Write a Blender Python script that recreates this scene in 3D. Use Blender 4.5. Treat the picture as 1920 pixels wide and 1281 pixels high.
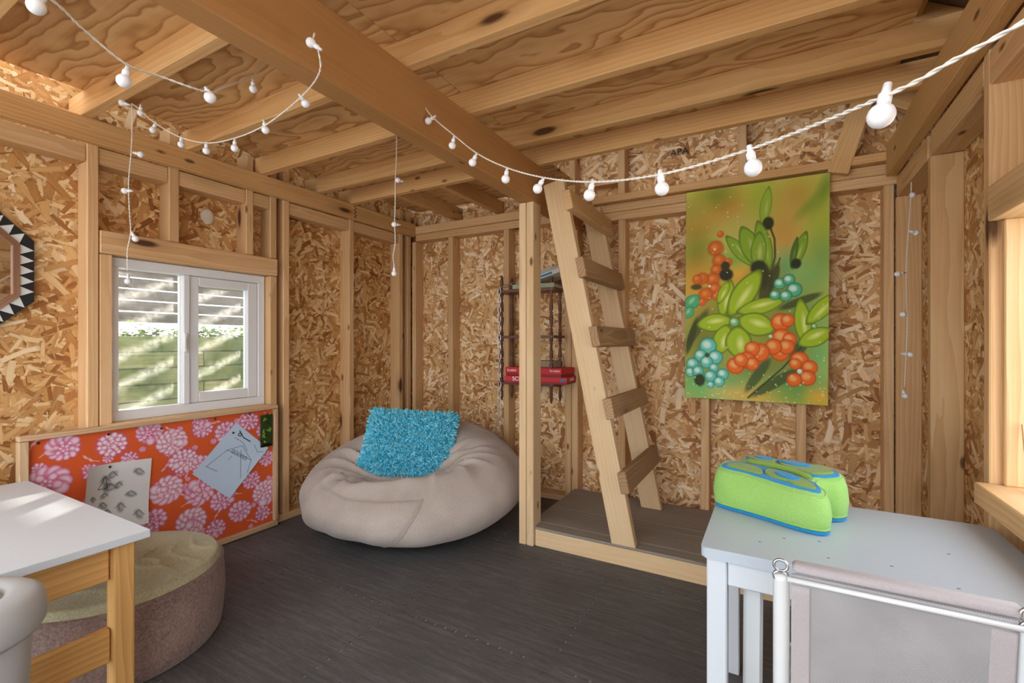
import bpy, bmesh, math, random
import numpy as np
from mathutils import Vector, Matrix, Euler, noise as mnoise

random.seed(7)
for o in list(bpy.data.objects):
    bpy.data.objects.remove(o, do_unlink=True)
SC = bpy.context.scene
COL = SC.collection
PI = math.pi

# ------------------------------------------------------------------ camera
F_PX, YAW = 876.0, 0.512
cam_d = bpy.data.cameras.new('camera')
cam_d.sensor_width = 36.0
cam_d.lens = F_PX / 1920 * 36.0
cam_d.shift_y = 2.0 / 1920
cam_d.clip_start = 0.02
cam = bpy.data.objects.new('camera', cam_d)
COL.objects.link(cam)
cam.location = (0, 0, 1.0)
cam.rotation_euler = (PI / 2, 0, YAW)
SC.camera = cam

# ------------------------------------------------------------------ sky, sun, exposure
W = bpy.data.worlds.new('sky')
SC.world = W
W.use_nodes = True
bg = W.node_tree.nodes['Background']
bg.inputs[0].default_value = (0.90, 0.95, 1.0, 1)
bg.inputs[1].default_value = 2.6
sun_d = bpy.data.lights.new('sun', 'SUN')
sun_d.energy = 32.0
sun_d.angle = 0.02
sun_d.color = (1.0, 0.93, 0.82)
sun = bpy.data.objects.new('sun', sun_d)
COL.objects.link(sun)
SUN_DIR = Vector((0.45, -0.62, -0.30)).normalized()
sun.rotation_euler = SUN_DIR.to_track_quat('-Z', 'Y').to_euler()
SC.view_settings.view_transform = 'Standard'
SC.view_settings.look = 'None'
SC.view_settings.exposure = 0.55
SC.view_settings.gamma = 1.0
SC.view_settings.use_curve_mapping = False

CY, SY = math.cos(YAW), math.sin(YAW)
def at(px, py, d):
    """a point of the place, read off the photograph, with its distance d in front of the camera"""
    l = (px - 960) / F_PX * d
    return Vector((l * CY - d * SY, l * SY + d * CY, 1 - (py - 642.5) * d / F_PX))

# ------------------------------------------------------------------ materials
class NT:
    def __init__(s, name):
        s.m = bpy.data.materials.new(name)
        s.m.use_nodes = True
        s.t = s.m.node_tree
        s.b = s.t.nodes['Principled BSDF']
        s.out = s.t.nodes['Material Output']
    def n(s, typ, ins=None, **pr):
        nd = s.t.nodes.new('ShaderNode' + typ)
        for k, v in pr.items():
            setattr(nd, k, v)
        for k, v in (ins or {}).items():
            s.set(nd.inputs[k], v)
        return nd
    def set(s, sock, v):
        if isinstance(v, bpy.types.NodeSocket):
            s.t.links.new(v, sock)
        else:
            sock.default_value = v
    def math(s, op, a, b=0.0, c=None, clamp=False):
        nd = s.n('Math', {0: a, 1: b}, operation=op, use_clamp=clamp)
        if c is not None: s.set(nd.inputs[2], c)
        return nd.outputs[0]
    def vm(s, op, a, b=(0, 0, 0)):
        nd = s.n('VectorMath', {0: a, 1: b}, operation=op)
        return nd.outputs[0]
    def scale(s, v, sc):
        return s.vm('MULTIPLY', v, sc)
    def noise(s, v, scale, detail=2.0, rough=0.5):
        return s.n('TexNoise', {'Vector': v, 'Scale': scale, 'Detail': detail, 'Roughness': rough})
    def mix(s, f, a, b, bt='MIX'):
        nd = s.n('Mix', data_type='RGBA', blend_type=bt)
        s.set(nd.inputs[0], f); s.set(nd.inputs[6], a); s.set(nd.inputs[7], b)
        return nd.outputs[2]
    def ramp(s, f, stops, interp='LINEAR'):
        nd = s.n('ValToRGB', {0: f})
        cr = nd.color_ramp; cr.interpolation = interp
        while len(cr.elements) < len(stops): cr.elements.new(0.5)
        for e, (p, c) in zip(cr.elements, stops):
            e.position = p; e.color = (*c, 1) if len(c) == 3 else c
        return nd.outputs[0]
    def bump(s, h, strength=0.3, dist=0.01):
        nd = s.n('Bump', {'Height': h, 'Strength': strength, 'Distance': dist})
        s.t.links.new(nd.outputs[0], s.b.inputs['Normal'])
    def base(s, c, rough=0.6, spec=0.3, metal=0.0):
        s.set(s.b.inputs['Base Color'], c if isinstance(c, bpy.types.NodeSocket) else (*c, 1))
        s.set(s.b.inputs['Roughness'], rough)
        s.set(s.b.inputs['Specular IOR Level'], spec)
        s.set(s.b.inputs['Metallic'], metal)
        return s.m
    def objvec(s, rnd=True):
        tc = s.n('TexCoord').outputs['Object']
        if not rnd: return tc
        r = s.n('ObjectInfo').outputs['Random']
        o = s.n('CombineXYZ', {0: s.math('MULTIPLY', r, 37.0), 1: s.math('MULTIPLY', r, 11.3), 2: s.math('MULTIPLY', r, 23.7)})
        return s.vm('ADD', tc, o.outputs[0])

def plain(name, c, rough=0.6, spec=0.3, metal=0.0, bump=None):
    t = NT(name)
    if bump:
        v = t.objvec(False)
        t.bump(t.noise(v, bump[0], 3).outputs[0], bump[1], bump[2])
    return t.base(c, rough, spec, metal)

def wood(name, light, mid, dark, knots=0.5, ring=22.0, rough=0.62, spec=0.22, contrast=1.0):
    """lumber whose grain runs along the board's local X"""
    t = NT(name)
    tc = t.n('TexCoord').outputs['Object']
    r = t.n('ObjectInfo').outputs['Random']
    # a random pith position per board
    oy = t.math('SUBTRACT', t.math('MULTIPLY', t.math('FRACT', t.math('MULTIPLY', r, 17.3)), 0.16), 0.02)
    oz = t.math('SUBTRACT', t.math('MULTIPLY', t.math('FRACT', t.math('MULTIPLY', r, 41.7)), 0.16), 0.12)
    off = t.n('CombineXYZ', {0: t.math('MULTIPLY', r, 29.0), 1: oy, 2: oz}).outputs[0]
    v = t.vm('ADD', tc, off)
    vs = t.scale(v, (0.16, 1, 1))
    warp = t.noise(t.scale(v, (0.9, 5, 5)), 1.6, 2)
    wv = t.vm('ADD', vs, t.scale(t.vm('SUBTRACT', warp.outputs['Color'], (0.5, 0.5, 0.5)), (0.0, 0.05, 0.05)))
    w = t.n('TexWave', {'Vector': wv, 'Scale': ring, 'Distortion': 1.5, 'Detail': 2.0, 'Detail Scale': 1.5, 'Detail Roughness': 0.5},
            wave_type='RINGS', rings_direction='X', wave_profile='SAW')
    fib = t.noise(t.scale(v, (3, 160, 160)), 1.0, 3, 0.6).outputs[0]
    blot = t.noise(t.scale(v, (1.4, 6, 6)), 1.3, 3).outputs[0]
    g = t.math('ADD', t.math('MULTIPLY', w.outputs[1], 0.5 * contrast), t.math('MULTIPLY', fib, 0.35))
    g = t.math('ADD', g, t.math('MULTIPLY', t.math('SUBTRACT', blot, 0.5), 0.8))
    col = t.ramp(g, [(0.0, light), (0.42, mid), (1.0, dark)])
    # knots
    kv = t.scale(t.vm('ADD', v, t.scale(off, (3, 7, 7))), (2.3, 8, 8))
    vo = t.n('TexVoronoi', {'Vector': kv, 'Scale': 1.0, 'Randomness': 1.0})
    pick = t.math('LESS_THAN', t.n('SeparateColor', {0: vo.outputs['Color']}).outputs[0], knots)
    ring_d = t.math('ADD', vo.outputs['Distance'], t.math('MULTIPLY', t.math('SUBTRACT', fib, 0.5), 0.05))
    kcore = t.n('MapRange', {0: ring_d, 1: 0.10, 2: 0.16, 3: 1.0, 4: 0.0}).outputs[0]
    khalo = t.n('MapRange', {0: ring_d, 1: 0.12, 2: 0.34, 3: 0.45, 4: 0.0}).outputs[0]
    col = t.mix(t.math('MULTIPLY', khalo, pick), col, (*[c * 0.72 for c in dark], 1))
    col = t.mix(t.math('MULTIPLY', kcore, pick), col, (0.10, 0.045, 0.018, 1))
    if knots:
        v2 = t.n('TexVoronoi', {'Vector': t.scale(t.vm('ADD', v, t.scale(off, (5, 3, 3))), (7, 17, 17)), 'Scale': 1.0, 'Randomness': 1.0})
        p2 = t.math('LESS_THAN', t.n('SeparateColor', {0: v2.outputs['Color']}).outputs[1], knots * 0.45)
        k2 = t.n('MapRange', {0: v2.outputs['Distance'], 1: 0.10, 2: 0.20, 3: 0.9, 4: 0.0}).outputs[0]
        col = t.mix(t.math('MULTIPLY', k2, p2), col, (0.15, 0.065, 0.025, 1))
    tint = t.ramp(t.math('FRACT', t.math('MULTIPLY', r, 7.7)), [(0, (0.86, 0.84, 0.80)), (1, (1.08, 1.05, 1.04))])
    col = t.mix(1.0, col, tint, 'MULTIPLY')
    t.bump(t.math('ADD', fib, t.math('MULTIPLY', w.outputs[1], 0.6)), 0.12, 0.002)
    return t.base(col, rough, spec)

def osb_mat(name, seed, tintc=(1, 1, 1)):
    """oriented strand board: layers of long chips, the highest chip on top"""
    t = NT(name)
    tc = t.n('TexCoord').outputs['Object']
    bend = t.noise(tc, 5.0, 2)
    tcw = t.vm('ADD', tc, t.scale(t.vm('SUBTRACT', bend.outputs['Color'], (0.5, 0.5, 0.5)), (0.06, 0.06, 0.06)))
    best_h = None; best_c = None; best_e = None
    angs = [8, 47, 83, 118, 154, 68, 25, 100, 140, 172]
    for i, a in enumerate(angs):
        sx, sy = [(9, 48), (7, 38), (11, 58), (14, 66), (8, 44), (12, 34), (20, 75), (7, 30), (10, 42), (17, 56)][i]
        rt = t.n('Mapping', {'Vector': tcw, 'Rotation': (0, 0, math.radians(a))})
        mp = t.n('Mapping', {'Vector': rt.outputs[0], 'Location': (seed * 3.1 + i * 1.7, seed * 1.3 + i * 2.3, i * 0.91), 'Scale': (sx, sy, 3.0)})
        vo = t.n('TexVoronoi', {'Vector': mp.outputs[0], 'Scale': 1.0, 'Randomness': 1.0}, distance='CHEBYCHEV')
        sc = t.n('SeparateColor', {0: vo.outputs['Color']})
        fibr = t.noise(t.scale(mp.outputs[0], (0.6, 5.0, 1)), 1.6, 2).outputs[0]
        h = t.math('SUBTRACT', sc.outputs[0], t.math('MULTIPLY', t.math('GREATER_THAN', vo.outputs['Distance'], 0.47), 0.6))
        c = t.math('ADD', t.math('MULTIPLY', sc.outputs[1], 0.78), t.math('MULTIPLY', fibr, 0.26))
        e = t.n('MapRange', {0: vo.outputs['Distance'], 1: 0.36, 2: 0.52, 3: 0.0, 4: 1.0}).outputs[0]
        if best_h is None:
            best_h, best_c, best_e = h, c, e
        else:
            gt = t.math('GREATER_THAN', h, best_h)
            best_c = t.n('Mix', {0: gt, 2: best_c, 3: c}).outputs[0]
            best_e = t.n('Mix', {0: gt, 2: best_e, 3: e}).outputs[0]
            best_h = t.math('MAXIMUM', h, best_h)
    big = t.noise(tc, 2.2, 2).outputs[0]
    cc = t.math('ADD', best_c, t.math('MULTIPLY', t.math('SUBTRACT', big, 0.5), 0.35))
    col = t.ramp(cc, [(0.02, (0.17, 0.06, 0.02)), (0.16, (0.36, 0.15, 0.048)), (0.36, (0.58, 0.31, 0.115)), (0.60, (0.74, 0.46, 0.205)), (0.82, (0.87, 0.65, 0.38)), (1.0, (0.96, 0.83, 0.62))])
    col = t.mix(t.math('MULTIPLY', best_e, 0.55), col, (0.20, 0.09, 0.035, 1))
    col = t.mix(1.0, col, (*tintc, 1), 'MULTIPLY')
    t.bump(t.math('ADD', best_h, t.math('MULTIPLY', best_c, 0.2)), 0.5, 0.003)
    return t.base(col, 0.6, 0.2)

def ply_mat(name):
    t = NT(name)
    v = t.objvec(True)
    w1 = t.noise(t.scale(v, (1.0, 2.6, 1)), 1.5, 3).outputs[0]
    g = t.math('ADD', t.math('MULTIPLY', w1, 5.0), t.math('MULTIPLY', t.n('SeparateXYZ', {0: v}).outputs[1], 7.0))
    bands = t.math('FRACT', t.math('MULTIPLY', g, 2.3))
    edge = t.n('MapRange', {0: bands, 1: 0.0, 2: 0.85, 3: 0.0, 4: 1.0}).outputs[0]
    edge = t.math('MULTIPLY', edge, t.n('MapRange', {0: bands, 1: 0.85, 2: 1.0, 3: 1.0, 4: 0.0}).outputs[0])
    fib = t.noise(t.scale(v, (4, 130, 1)), 1.0, 2).outputs[0]
    x = t.math('ADD', t.math('MULTIPLY', t.math('POWER', edge, 1.8), 0.62), t.math('MULTIPLY', fib, 0.3))
    col = t.ramp(x, [(0.05, (0.78, 0.51, 0.25)), (0.45, (0.64, 0.37, 0.155)), (0.9, (0.36, 0.165, 0.058))])
    vo = t.n('TexVoronoi', {'Vector': t.scale(v, (3.5, 9, 0)), 'Scale': 1.0})
    pk = t.math('LESS_THAN', t.n('SeparateColor', {0: vo.outputs['Color']}).outputs[0], 0.25)
    kn = t.n('MapRange', {0: vo.outputs['Distance'], 1: 0.09, 2: 0.15, 3: 1.0, 4: 0.0}).outputs[0]
    col = t.mix(t.math('MULTIPLY', kn, pk), col, (0.12, 0.055, 0.02, 1))
    return t.base(col, 0.65, 0.2)

def streak_floor():
    t = NT('dark_foam_tile')
    v = t.n('TexCoord').outputs['Object']
    g = t.n('NewGeometry').outputs['Position']
    a = t.noise(t.scale(g, (2.2, 30, 1)), 2.0, 4, 0.7).outputs[0]
    b = t.noise(t.scale(g, (14, 160, 1)), 2.0, 2, 0.6).outputs[0]
    c = t.noise(g, 3.0, 2).outputs[0]
    d = t.noise(g, 420.0, 1).outputs[0]
    x = t.math('ADD', t.math('MULTIPLY', a, 0.55), t.math('MULTIPLY', b, 0.35))
    x = t.math('ADD', x, t.math('MULTIPLY', t.math('SUBTRACT', c, 0.5), 0.25))
    x = t.math('ADD', x, t.math('MULTIPLY', t.math('SUBTRACT', d, 0.5), 0.25))
    col = t.ramp(x, [(0.22, (0.050, 0.050, 0.053)), (0.45, (0.102, 0.100, 0.102)), (0.68, (0.20, 0.195, 0.195))])
    t.bump(b, 0.25, 0.002)
    return t.base(col, 0.55, 0.35)

def fabric(name, c, c2, scale=900.0, rough=0.95, bumps=0.4):
    t = NT(name)
    v = t.n('TexCoord').outputs['Object']
    a = t.noise(v, scale, 2, 0.7).outputs[0]
    b = t.noise(v, 7.0, 3).outputs[0]
    x = t.math('ADD', t.math('MULTIPLY', a, 0.6), t.math('MULTIPLY', b, 0.4))
    col = t.ramp(x, [(0.3, c2), (0.65, c)])
    t.bump(a, bumps, 0.002)
    t.set(t.b.inputs['Sheen Weight'], 0.25)
    return t.base(col, rough, 0.1)

def vcol(name, rough=0.75, spec=0.15, weave=None):
    t = NT(name)
    a = t.n('Attribute', attribute_name='Col').outputs['Color']
    v = t.n('TexCoord').outputs['Object']
    if weave:
        nz = t.noise(v, weave, 2).outputs[0]
        a = t.mix(1.0, a, t.ramp(nz, [(0.3, (0.86, 0.86, 0.86)), (0.7, (1.08, 1.08, 1.08))]), 'MULTIPLY')
        t.bump(nz, 0.2, 0.001)
    return t.base(a, rough, spec)

M = {}
M['stud'] = wood('pine_stud', (0.81, 0.575, 0.335), (0.70, 0.445, 0.225), (0.49, 0.262, 0.105), 0.42, contrast=0.7)
M['joist'] = wood('fir_joist', (0.78, 0.52, 0.26), (0.67, 0.395, 0.165), (0.46, 0.23, 0.075), 0.45, contrast=0.6)
M['beam'] = wood('fir_beam', (0.47, 0.255, 0.10), (0.40, 0.205, 0.075), (0.29, 0.135, 0.046), 0.12, contrast=0.3)
M['rail'] = wood('pale_pine', (0.85, 0.65, 0.42), (0.77, 0.545, 0.315), (0.57, 0.35, 0.165), 0.5, contrast=0.5)
M['rung'] = wood('weathered_rung', (0.52, 0.35, 0.20), (0.40, 0.25, 0.13), (0.25, 0.14, 0.07), 0.3)
M['tablewood'] = wood('honey_pine', (0.80, 0.50, 0.20), (0.70, 0.40, 0.14), (0.50, 0.26, 0.08), 0.0)
M['framewood'] = wood('frame_wood', (0.72, 0.53, 0.34), (0.62, 0.43, 0.26), (0.43, 0.27, 0.14), 0.0, 30)
M['walnut'] = wood('dark_stained_wood', (0.20, 0.085, 0.04), (0.13, 0.052, 0.025), (0.06, 0.024, 0.012), 0.0, rough=0.4, spec=0.4)
M['deck'] = wood('grey_plywood', (0.36, 0.325, 0.29), (0.27, 0.24, 0.212), (0.16, 0.138, 0.12), 0.1, 14)
M['ply'] = ply_mat('plywood')
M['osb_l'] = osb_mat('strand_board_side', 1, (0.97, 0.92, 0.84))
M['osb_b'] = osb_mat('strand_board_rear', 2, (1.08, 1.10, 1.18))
M['osb_r'] = osb_mat('strand_board_right', 3)
M['floor'] = streak_floor()
M['underlay'] = plain('grey_underlay', (0.34, 0.33, 0.32), 0.8)
M['vinyl'] = plain('white_vinyl', (0.80, 0.81, 0.83), 0.35, 0.4)
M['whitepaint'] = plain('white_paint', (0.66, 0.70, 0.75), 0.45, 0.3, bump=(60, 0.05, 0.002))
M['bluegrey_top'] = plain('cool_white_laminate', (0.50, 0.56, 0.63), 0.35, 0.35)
M['chip'] = plain('chip_mark', (0.05, 0.05, 0.05), 0.8)
M['metal'] = plain('galvanised_steel', (0.62, 0.64, 0.67), 0.35, 0.5, 1.0)
M['screw'] = plain('steel_screw', (0.55, 0.53, 0.50), 0.4, 0.5, 1.0)
M['rust'] = plain('dark_nail', (0.08, 0.04, 0.03), 0.6)
M['suede'] = fabric('taupe_suede', (0.57, 0.50, 0.45), (0.38, 0.325, 0.285), 260)
M['seam'] = plain('taupe_seam', (0.42, 0.36, 0.32), 0.95)
M['shag'] = plain('turquoise_chenille', (0.085, 0.53, 0.72), 0.9, 0.1)
M['shag2'] = plain('pale_turquoise_chenille', (0.30, 0.74, 0.86), 0.9, 0.1)
M['limeplush'] = fabric('lime_plush', (0.36, 0.62, 0.18), (0.26, 0.50, 0.10), 300, 0.95, 0.5)
M['oliveplush'] = fabric('olive_plush', (0.25, 0.38, 0.07), (0.17, 0.28, 0.04), 350, 0.95, 0.4)
M['blueplush'] = fabric('blue_plush', (0.02, 0.31, 0.62), (0.01, 0.18, 0.42), 350, 0.95, 0.4)
M['poufside'] = fabric('brown_boucle', (0.36, 0.25, 0.215), (0.12, 0.078, 0.066), 130, 0.95, 1.0)
M['pouftop'] = fabric('sage_cover', (0.52, 0.49, 0.33), (0.30, 0.285, 0.17), 150, 0.95, 0.9)
M['bin'] = plain('grey_plastic', (0.47, 0.48, 0.49), 0.45, 0.35, bump=(300, 0.05, 0.001))
M['frame_white'] = plain('enamelled_tube', (0.74, 0.77, 0.79), 0.3, 0.5)
M['black'] = plain('black_paint', (0.018, 0.018, 0.02), 0.55)
M['cream'] = plain('off_white_paint', (0.72, 0.72, 0.70), 0.55)
M['copper'] = plain('copper_moulding', (0.30, 0.155, 0.09), 0.35, 0.5, 0.6)
M['mirror'] = plain('mirror_glass', (0.85, 0.85, 0.85), 0.03, 0.5, 1.0)
M['bulb'] = plain('frosted_white_bulb', (0.88, 0.89, 0.93), 0.4, 0.4)
M['wire'] = plain('pale_wire', (0.80, 0.76, 0.70), 0.4, 0.4)
M['red'] = plain('red_card', (0.56, 0.03, 0.035), 0.5)
M['darkred'] = plain('dark_red_card', (0.30, 0.02, 0.03), 0.5)
M['white'] = plain('white_ink', (0.9, 0.88, 0.86), 0.6)
M['ink'] = plain('dark_ink', (0.02, 0.02, 0.03), 0.7)
M['blueink'] = plain('blue_print', (0.03, 0.22, 0.42), 0.6)
M['page'] = plain('book_pages', (0.66, 0.64, 0.56), 0.8)
M['bookgrey'] = plain('grey_cover', (0.42, 0.44, 0.40), 0.6)
M['bookgreen'] = plain('green_grey_cover', (0.33, 0.36, 0.26), 0.6)
M['canvas'] = plain('canvas_edge', (0.50, 0.48, 0.14), 0.8)
M['card_b'] = plain('brown_card', (0.34, 0.26, 0.17), 0.8)
M['fence'] = wood('dark_fence', (0.16, 0.15, 0.15), (0.11, 0.105, 0.105), (0.06, 0.058, 0.06), 0.1)
M['foam'] = plain('pale_foam', (0.80, 0.70, 0.58), 0.9, bump=(90, 0.6, 0.01))
M['hedge'] = plain('hedge_leaf', (0.15, 0.23, 0.015), 0.7)
M['ground'] = plain('pale_gravel', (0.42, 0.41, 0.39), 0.9, bump=(40, 0.4, 0.02))
M['roof'] = plain('roof_board', (0.20, 0.14, 0.09), 0.8)
M['mesh_edge'] = fabric('sling_hem', (0.50, 0.46, 0.475), (0.40, 0.365, 0.38), 600, 0.85, 0.3)

def moss_mat():
    t = NT('mossy_sleeper')
    v = t.objvec(True)
    n = t.noise(v, 3.0, 4, 0.65).outputs[0]
    f = t.noise(t.scale(v, (4, 60, 60)), 1.0, 2).outputs[0]
    col = t.ramp(t.math('ADD', n, t.math('MULTIPLY', t.math('SUBTRACT', f, 0.5), 0.3)),
                 [(0.32, (0.05, 0.10, 0.022)), (0.5, (0.13, 0.20, 0.07)), (0.7, (0.27, 0.32, 0.20))])
    t.bump(f, 0.4, 0.01)
    return t.base(col, 0.9, 0.1)
M['moss'] = moss_mat()

def dusty_glass():
    """thin window pane with a film of dust that catches the sun"""
    t = NT('dusty_glass')
    v = t.n('TexCoord').outputs['Object']
    sp = t.noise(v, 45.0, 4, 0.7).outputs[0]
    fac = t.n('MapRange', {0: sp, 1: 0.35, 2: 0.75, 3: 0.03, 4: 0.13}).outputs[0]
    tr = t.n('BsdfTransparent', {0: (0.96, 0.98, 0.97, 1)}).outputs[0]
    gl = t.n('BsdfGlossy', {'Roughness': 0.03}).outputs[0]
    fr = t.n('Fresnel', {0: 1.45}).outputs[0]
    m1 = t.n('MixShader', {0: t.math('MULTIPLY', fr, 0.8), 1: tr, 2: gl}).outputs[0]
    df = t.n('BsdfTranslucent', {0: (0.9, 0.88, 0.84, 1)}).outputs[0]
    m2 = t.n('MixShader', {0: fac, 1: m1, 2: df}).outputs[0]
    t.t.links.new(m2, t.out.inputs[0])
    return t.m
M['glass'] = dusty_glass()

def sling_mat():
    t = NT('woven_sling')
    v = t.n('TexCoord').outputs['Object']
    sx = t.n('SeparateXYZ', {0: v})
    a = t.math('SINE', t.math('MULTIPLY', sx.outputs[0], 2 * PI / 0.0032))
    b = t.math('SINE', t.math('MULTIPLY', sx.outputs[2], 2 * PI / 0.0030))
    w = t.math('MULTIPLY', a, b)
    nz = t.noise(v, 9.0, 2).outputs[0]
    x = t.math('ADD', t.math('MULTIPLY', w, 0.30), t.math('MULTIPLY', nz, 0.5))
    col = t.ramp(x, [(0.0, (0.24, 0.235, 0.245)), (0.55, (0.50, 0.49, 0.505))])
    t.bump(w, 0.12, 0.0005)
    return t.base(col, 0.8, 0.2)
M['sling'] = sling_mat()

# ------------------------------------------------------------------ object helpers
def link(o, parent=None):
    COL.objects.link(o)
    if parent is not None: o.parent = parent
    return o

def tag(o, label=None, cat=None, group=None, kind=None):
    if label: o['label'] = label
    if cat: o['category'] = cat
    if group: o['group'] = group
    if kind: o['kind'] = kind
    return o

def empty(name, loc=(0, 0, 0), rz=0.0, **kw):
    o = bpy.data.objects.new(name, None)
    o.empty_display_size = 0.05
    link(o)
    o.location = loc; o.rotation_euler = (0, 0, rz)
    return tag(o, **kw)

def mesh_obj(name, bm, mat, parent=None, smooth=False, loc=None, rot=None):
    me = bpy.data.meshes.new(name)
    bmesh.ops.recalc_face_normals(bm, faces=bm.faces)
    bm.to_mesh(me); bm.free()
    me.materials.append(M[mat] if isinstance(mat, str) else mat)
    if smooth:
        for p in me.polygons: p.use_smooth = True
    o = bpy.data.objects.new(name, me)
    link(o, parent)
    if loc is not None: o.location = loc
    if rot is not None: o.rotation_euler = rot
    return o

def raw_obj(name, verts, faces, mat, parent=None, smooth=False):
    me = bpy.data.meshes.new(name)
    me.from_pydata([tuple(v) for v in verts], [], faces)
    me.update()
    me.materials.append(M[mat] if isinstance(mat, str) else mat)
    if smooth:
        for p in me.polygons: p.use_smooth = True
    o = bpy.data.objects.new(name, me)
    return link(o, parent)

def bm_box(bm, x0, x1, y0, y1, z0, z1, bev=0.0):
    vs = [bm.verts.new((x, y, z)) for x in (x0, x1) for y in (y0, y1) for z in (z0, z1)]
    fs = [(0, 1, 3, 2), (4, 6, 7, 5), (0, 4, 5, 1), (2, 3, 7, 6), (0, 2, 6, 4), (1, 5, 7, 3)]
    faces = [bm.faces.new([vs[i] for i in f]) for f in fs]
    if bev:
        es = list({e for f in faces for e in f.edges})
        bmesh.ops.bevel(bm, geom=es, offset=bev, segments=1, affect='EDGES', profile=0.5)

def board(name, x0, x1, y0, y1, z0, z1, mat, parent=None, bev=0.003, axis=None):
    """a piece of lumber; its own X axis runs along its length so that the grain does too"""
    dims = [x1 - x0, y1 - y0, z1 - z0]
    ax = 'xyz'.index(axis) if axis else max(range(3), key=lambda i: dims[i])
    b, c = (ax + 1) % 3, (ax + 2) % 3
    bm = bmesh.new()
    bm_box(bm, -dims[ax] / 2, dims[ax] / 2, -dims[b] / 2, dims[b] / 2, -dims[c] / 2, dims[c] / 2, min(bev, min(dims) * 0.3))
    o = mesh_obj(name, bm, mat, parent)
    m = Matrix.Identity(4)
    for j, k in enumerate((ax, b, c)):
        for i in range(3): m[i][j] = 1.0 if i == k else 0.0
    m.translation = ((x0 + x1) / 2, (y0 + y1) / 2, (z0 + z1) / 2)
    o.matrix_basis = m
    return o

def stick(name, a, b, w, t, mat, parent=None, side=(0, 1, 0), bev=0.003):
    """board from a to b; its thickness t lies along 'side'"""
    a, b = Vector(a), Vector(b)
    X = (b - a); L = X.length; X.normalize()
    Z = Vector(side); Z = (Z - X * Z.dot(X)).normalized()
    Y = Z.cross(X)
    bm = bmesh.new()
    bm_box(bm, -L / 2, L / 2, -w / 2, w / 2, -t / 2, t / 2, bev)
    o = mesh_obj(name, bm, mat, parent)
    m = Matrix((X, Y, Z)).transposed().to_4x4()
    m.translation = (a + b) / 2
    o.matrix_basis = m
    return o

def bm_tube(bm, pts, r, seg=8, caps=True, closed=False):
    pts = [Vector(p) for p in pts]
    n = len(pts)
    rr = r if isinstance(r, (list, tuple)) else [r] * n
    up = None; rings = []
    for i, p in enumerate(pts):
        if closed: d = pts[(i + 1) % n] - pts[i - 1]
        else: d = pts[min(i + 1, n - 1)] - pts[max(i - 1, 0)]
        d.normalize()
        if up is None:
            up = Vector((0, 0, 1)) if abs(d.z) < 0.9 else Vector((1, 0, 0))
        u = (up - d * up.dot(d)).normalized(); up = u
        v = d.cross(u)
        rings.append([bm.verts.new(p + (u * math.cos(2 * PI * k / seg) + v * math.sin(2 * PI * k / seg)) * rr[i]) for k in range(seg)])
    m = n if closed else n - 1
    for i in range(m):
        A, B = rings[i], rings[(i + 1) % n]
        for k in range(seg):
            bm.faces.new((A[k], A[(k + 1) % seg], B[(k + 1) % seg], B[k]))
    if caps and not closed:
        bm.faces.new(rings[0]); bm.faces.new(rings[-1])

def bm_lathe(bm, prof, seg=16, ox=0, oy=0, oz=0):
    rings = []
    for r, z in prof:
        if r < 1e-5: rings.append([bm.verts.new((ox, oy, oz + z))])
        else: rings.append([bm.verts.new((ox + r * math.cos(2 * PI * k / seg), oy + r * math.sin(2 * PI * k / seg), oz + z)) for k in range(seg)])
    for A, B in zip(rings, rings[1:]):
        for k in range(seg):
            k2 = (k + 1) % seg
            if len(A) == 1 and len(B) == 1: continue
            if len(A) == 1: bm.faces.new((A[0], B[k], B[k2]))
            elif len(B) == 1: bm.faces.new((A[k], A[k2], B[0]))
            else: bm.faces.new((A[k], A[k2], B[k2], B[k]))
    for R in (rings[0], rings[-1]):
        if len(R) > 2:
            try: bm.faces.new(R)
            except ValueError: pass

def catmull(pts, per=10):
    pts = [Vector(p) for p in pts]
    P = [pts[0] * 2 - pts[1]] + pts + [pts[-1] * 2 - pts[-2]]
    out = []
    for i in range(1, len(P) - 2):
        a, b, c, d = P[i - 1:i + 3]
        for k in range(per):
            t = k / per
            out.append(0.5 * ((2 * b) + (c - a) * t + (2 * a - 5 * b + 4 * c - d) * t * t + (3 * b - a - 3 * c + d) * t ** 3))
    out.append(pts[-1])
    return out

def prism(name, outline, y0, y1, mat, parent=None, plane='xz', bev=0.0, loc=None):
    """flat outline given a thickness"""
    bm = bmesh.new()
    def mk(u, v, w):
        return (u, w, v) if plane == 'xz' else ((w, u, v) if plane == 'yz' else (u, v, w))
    A = [bm.verts.new(mk(u, v, y0)) for u, v in outline]
    B = [bm.verts.new(mk(u, v, y1)) for u, v in outline]
    bm.faces.new(A); bm.faces.new(B[::-1])
    n = len(outline)
    for i in range(n):
        bm.faces.new((A[i], A[(i + 1) % n], B[(i + 1) % n], B[i]))
    if bev:
        bmesh.ops.bevel(bm, geom=list(bm.edges), offset=bev, segments=1, affect='EDGES')
    return mesh_obj(name, bm, mat, parent, loc=loc)

def text_obj(name, s, size, mat, parent, m, align='CENTER'):
    cu = bpy.data.curves.new(name, 'FONT')
    cu.body = s; cu.size = size; cu.extrude = 0.0002; cu.align_x = align; cu.align_y = 'CENTER'
    tmp = bpy.data.objects.new(name + '_c', cu); COL.objects.link(tmp)
    dg = bpy.context.evaluated_depsgraph_get()
    me = bpy.data.meshes.new_from_object(tmp.evaluated_get(dg))
    bpy.data.objects.remove(tmp, do_unlink=True); bpy.data.curves.remove(cu)
    me.name = name
    me.materials.clear(); me.materials.append(M[mat])
    o = bpy.data.objects.new(name, me)
    link(o, parent); o.matrix_basis = m
    return o

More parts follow.
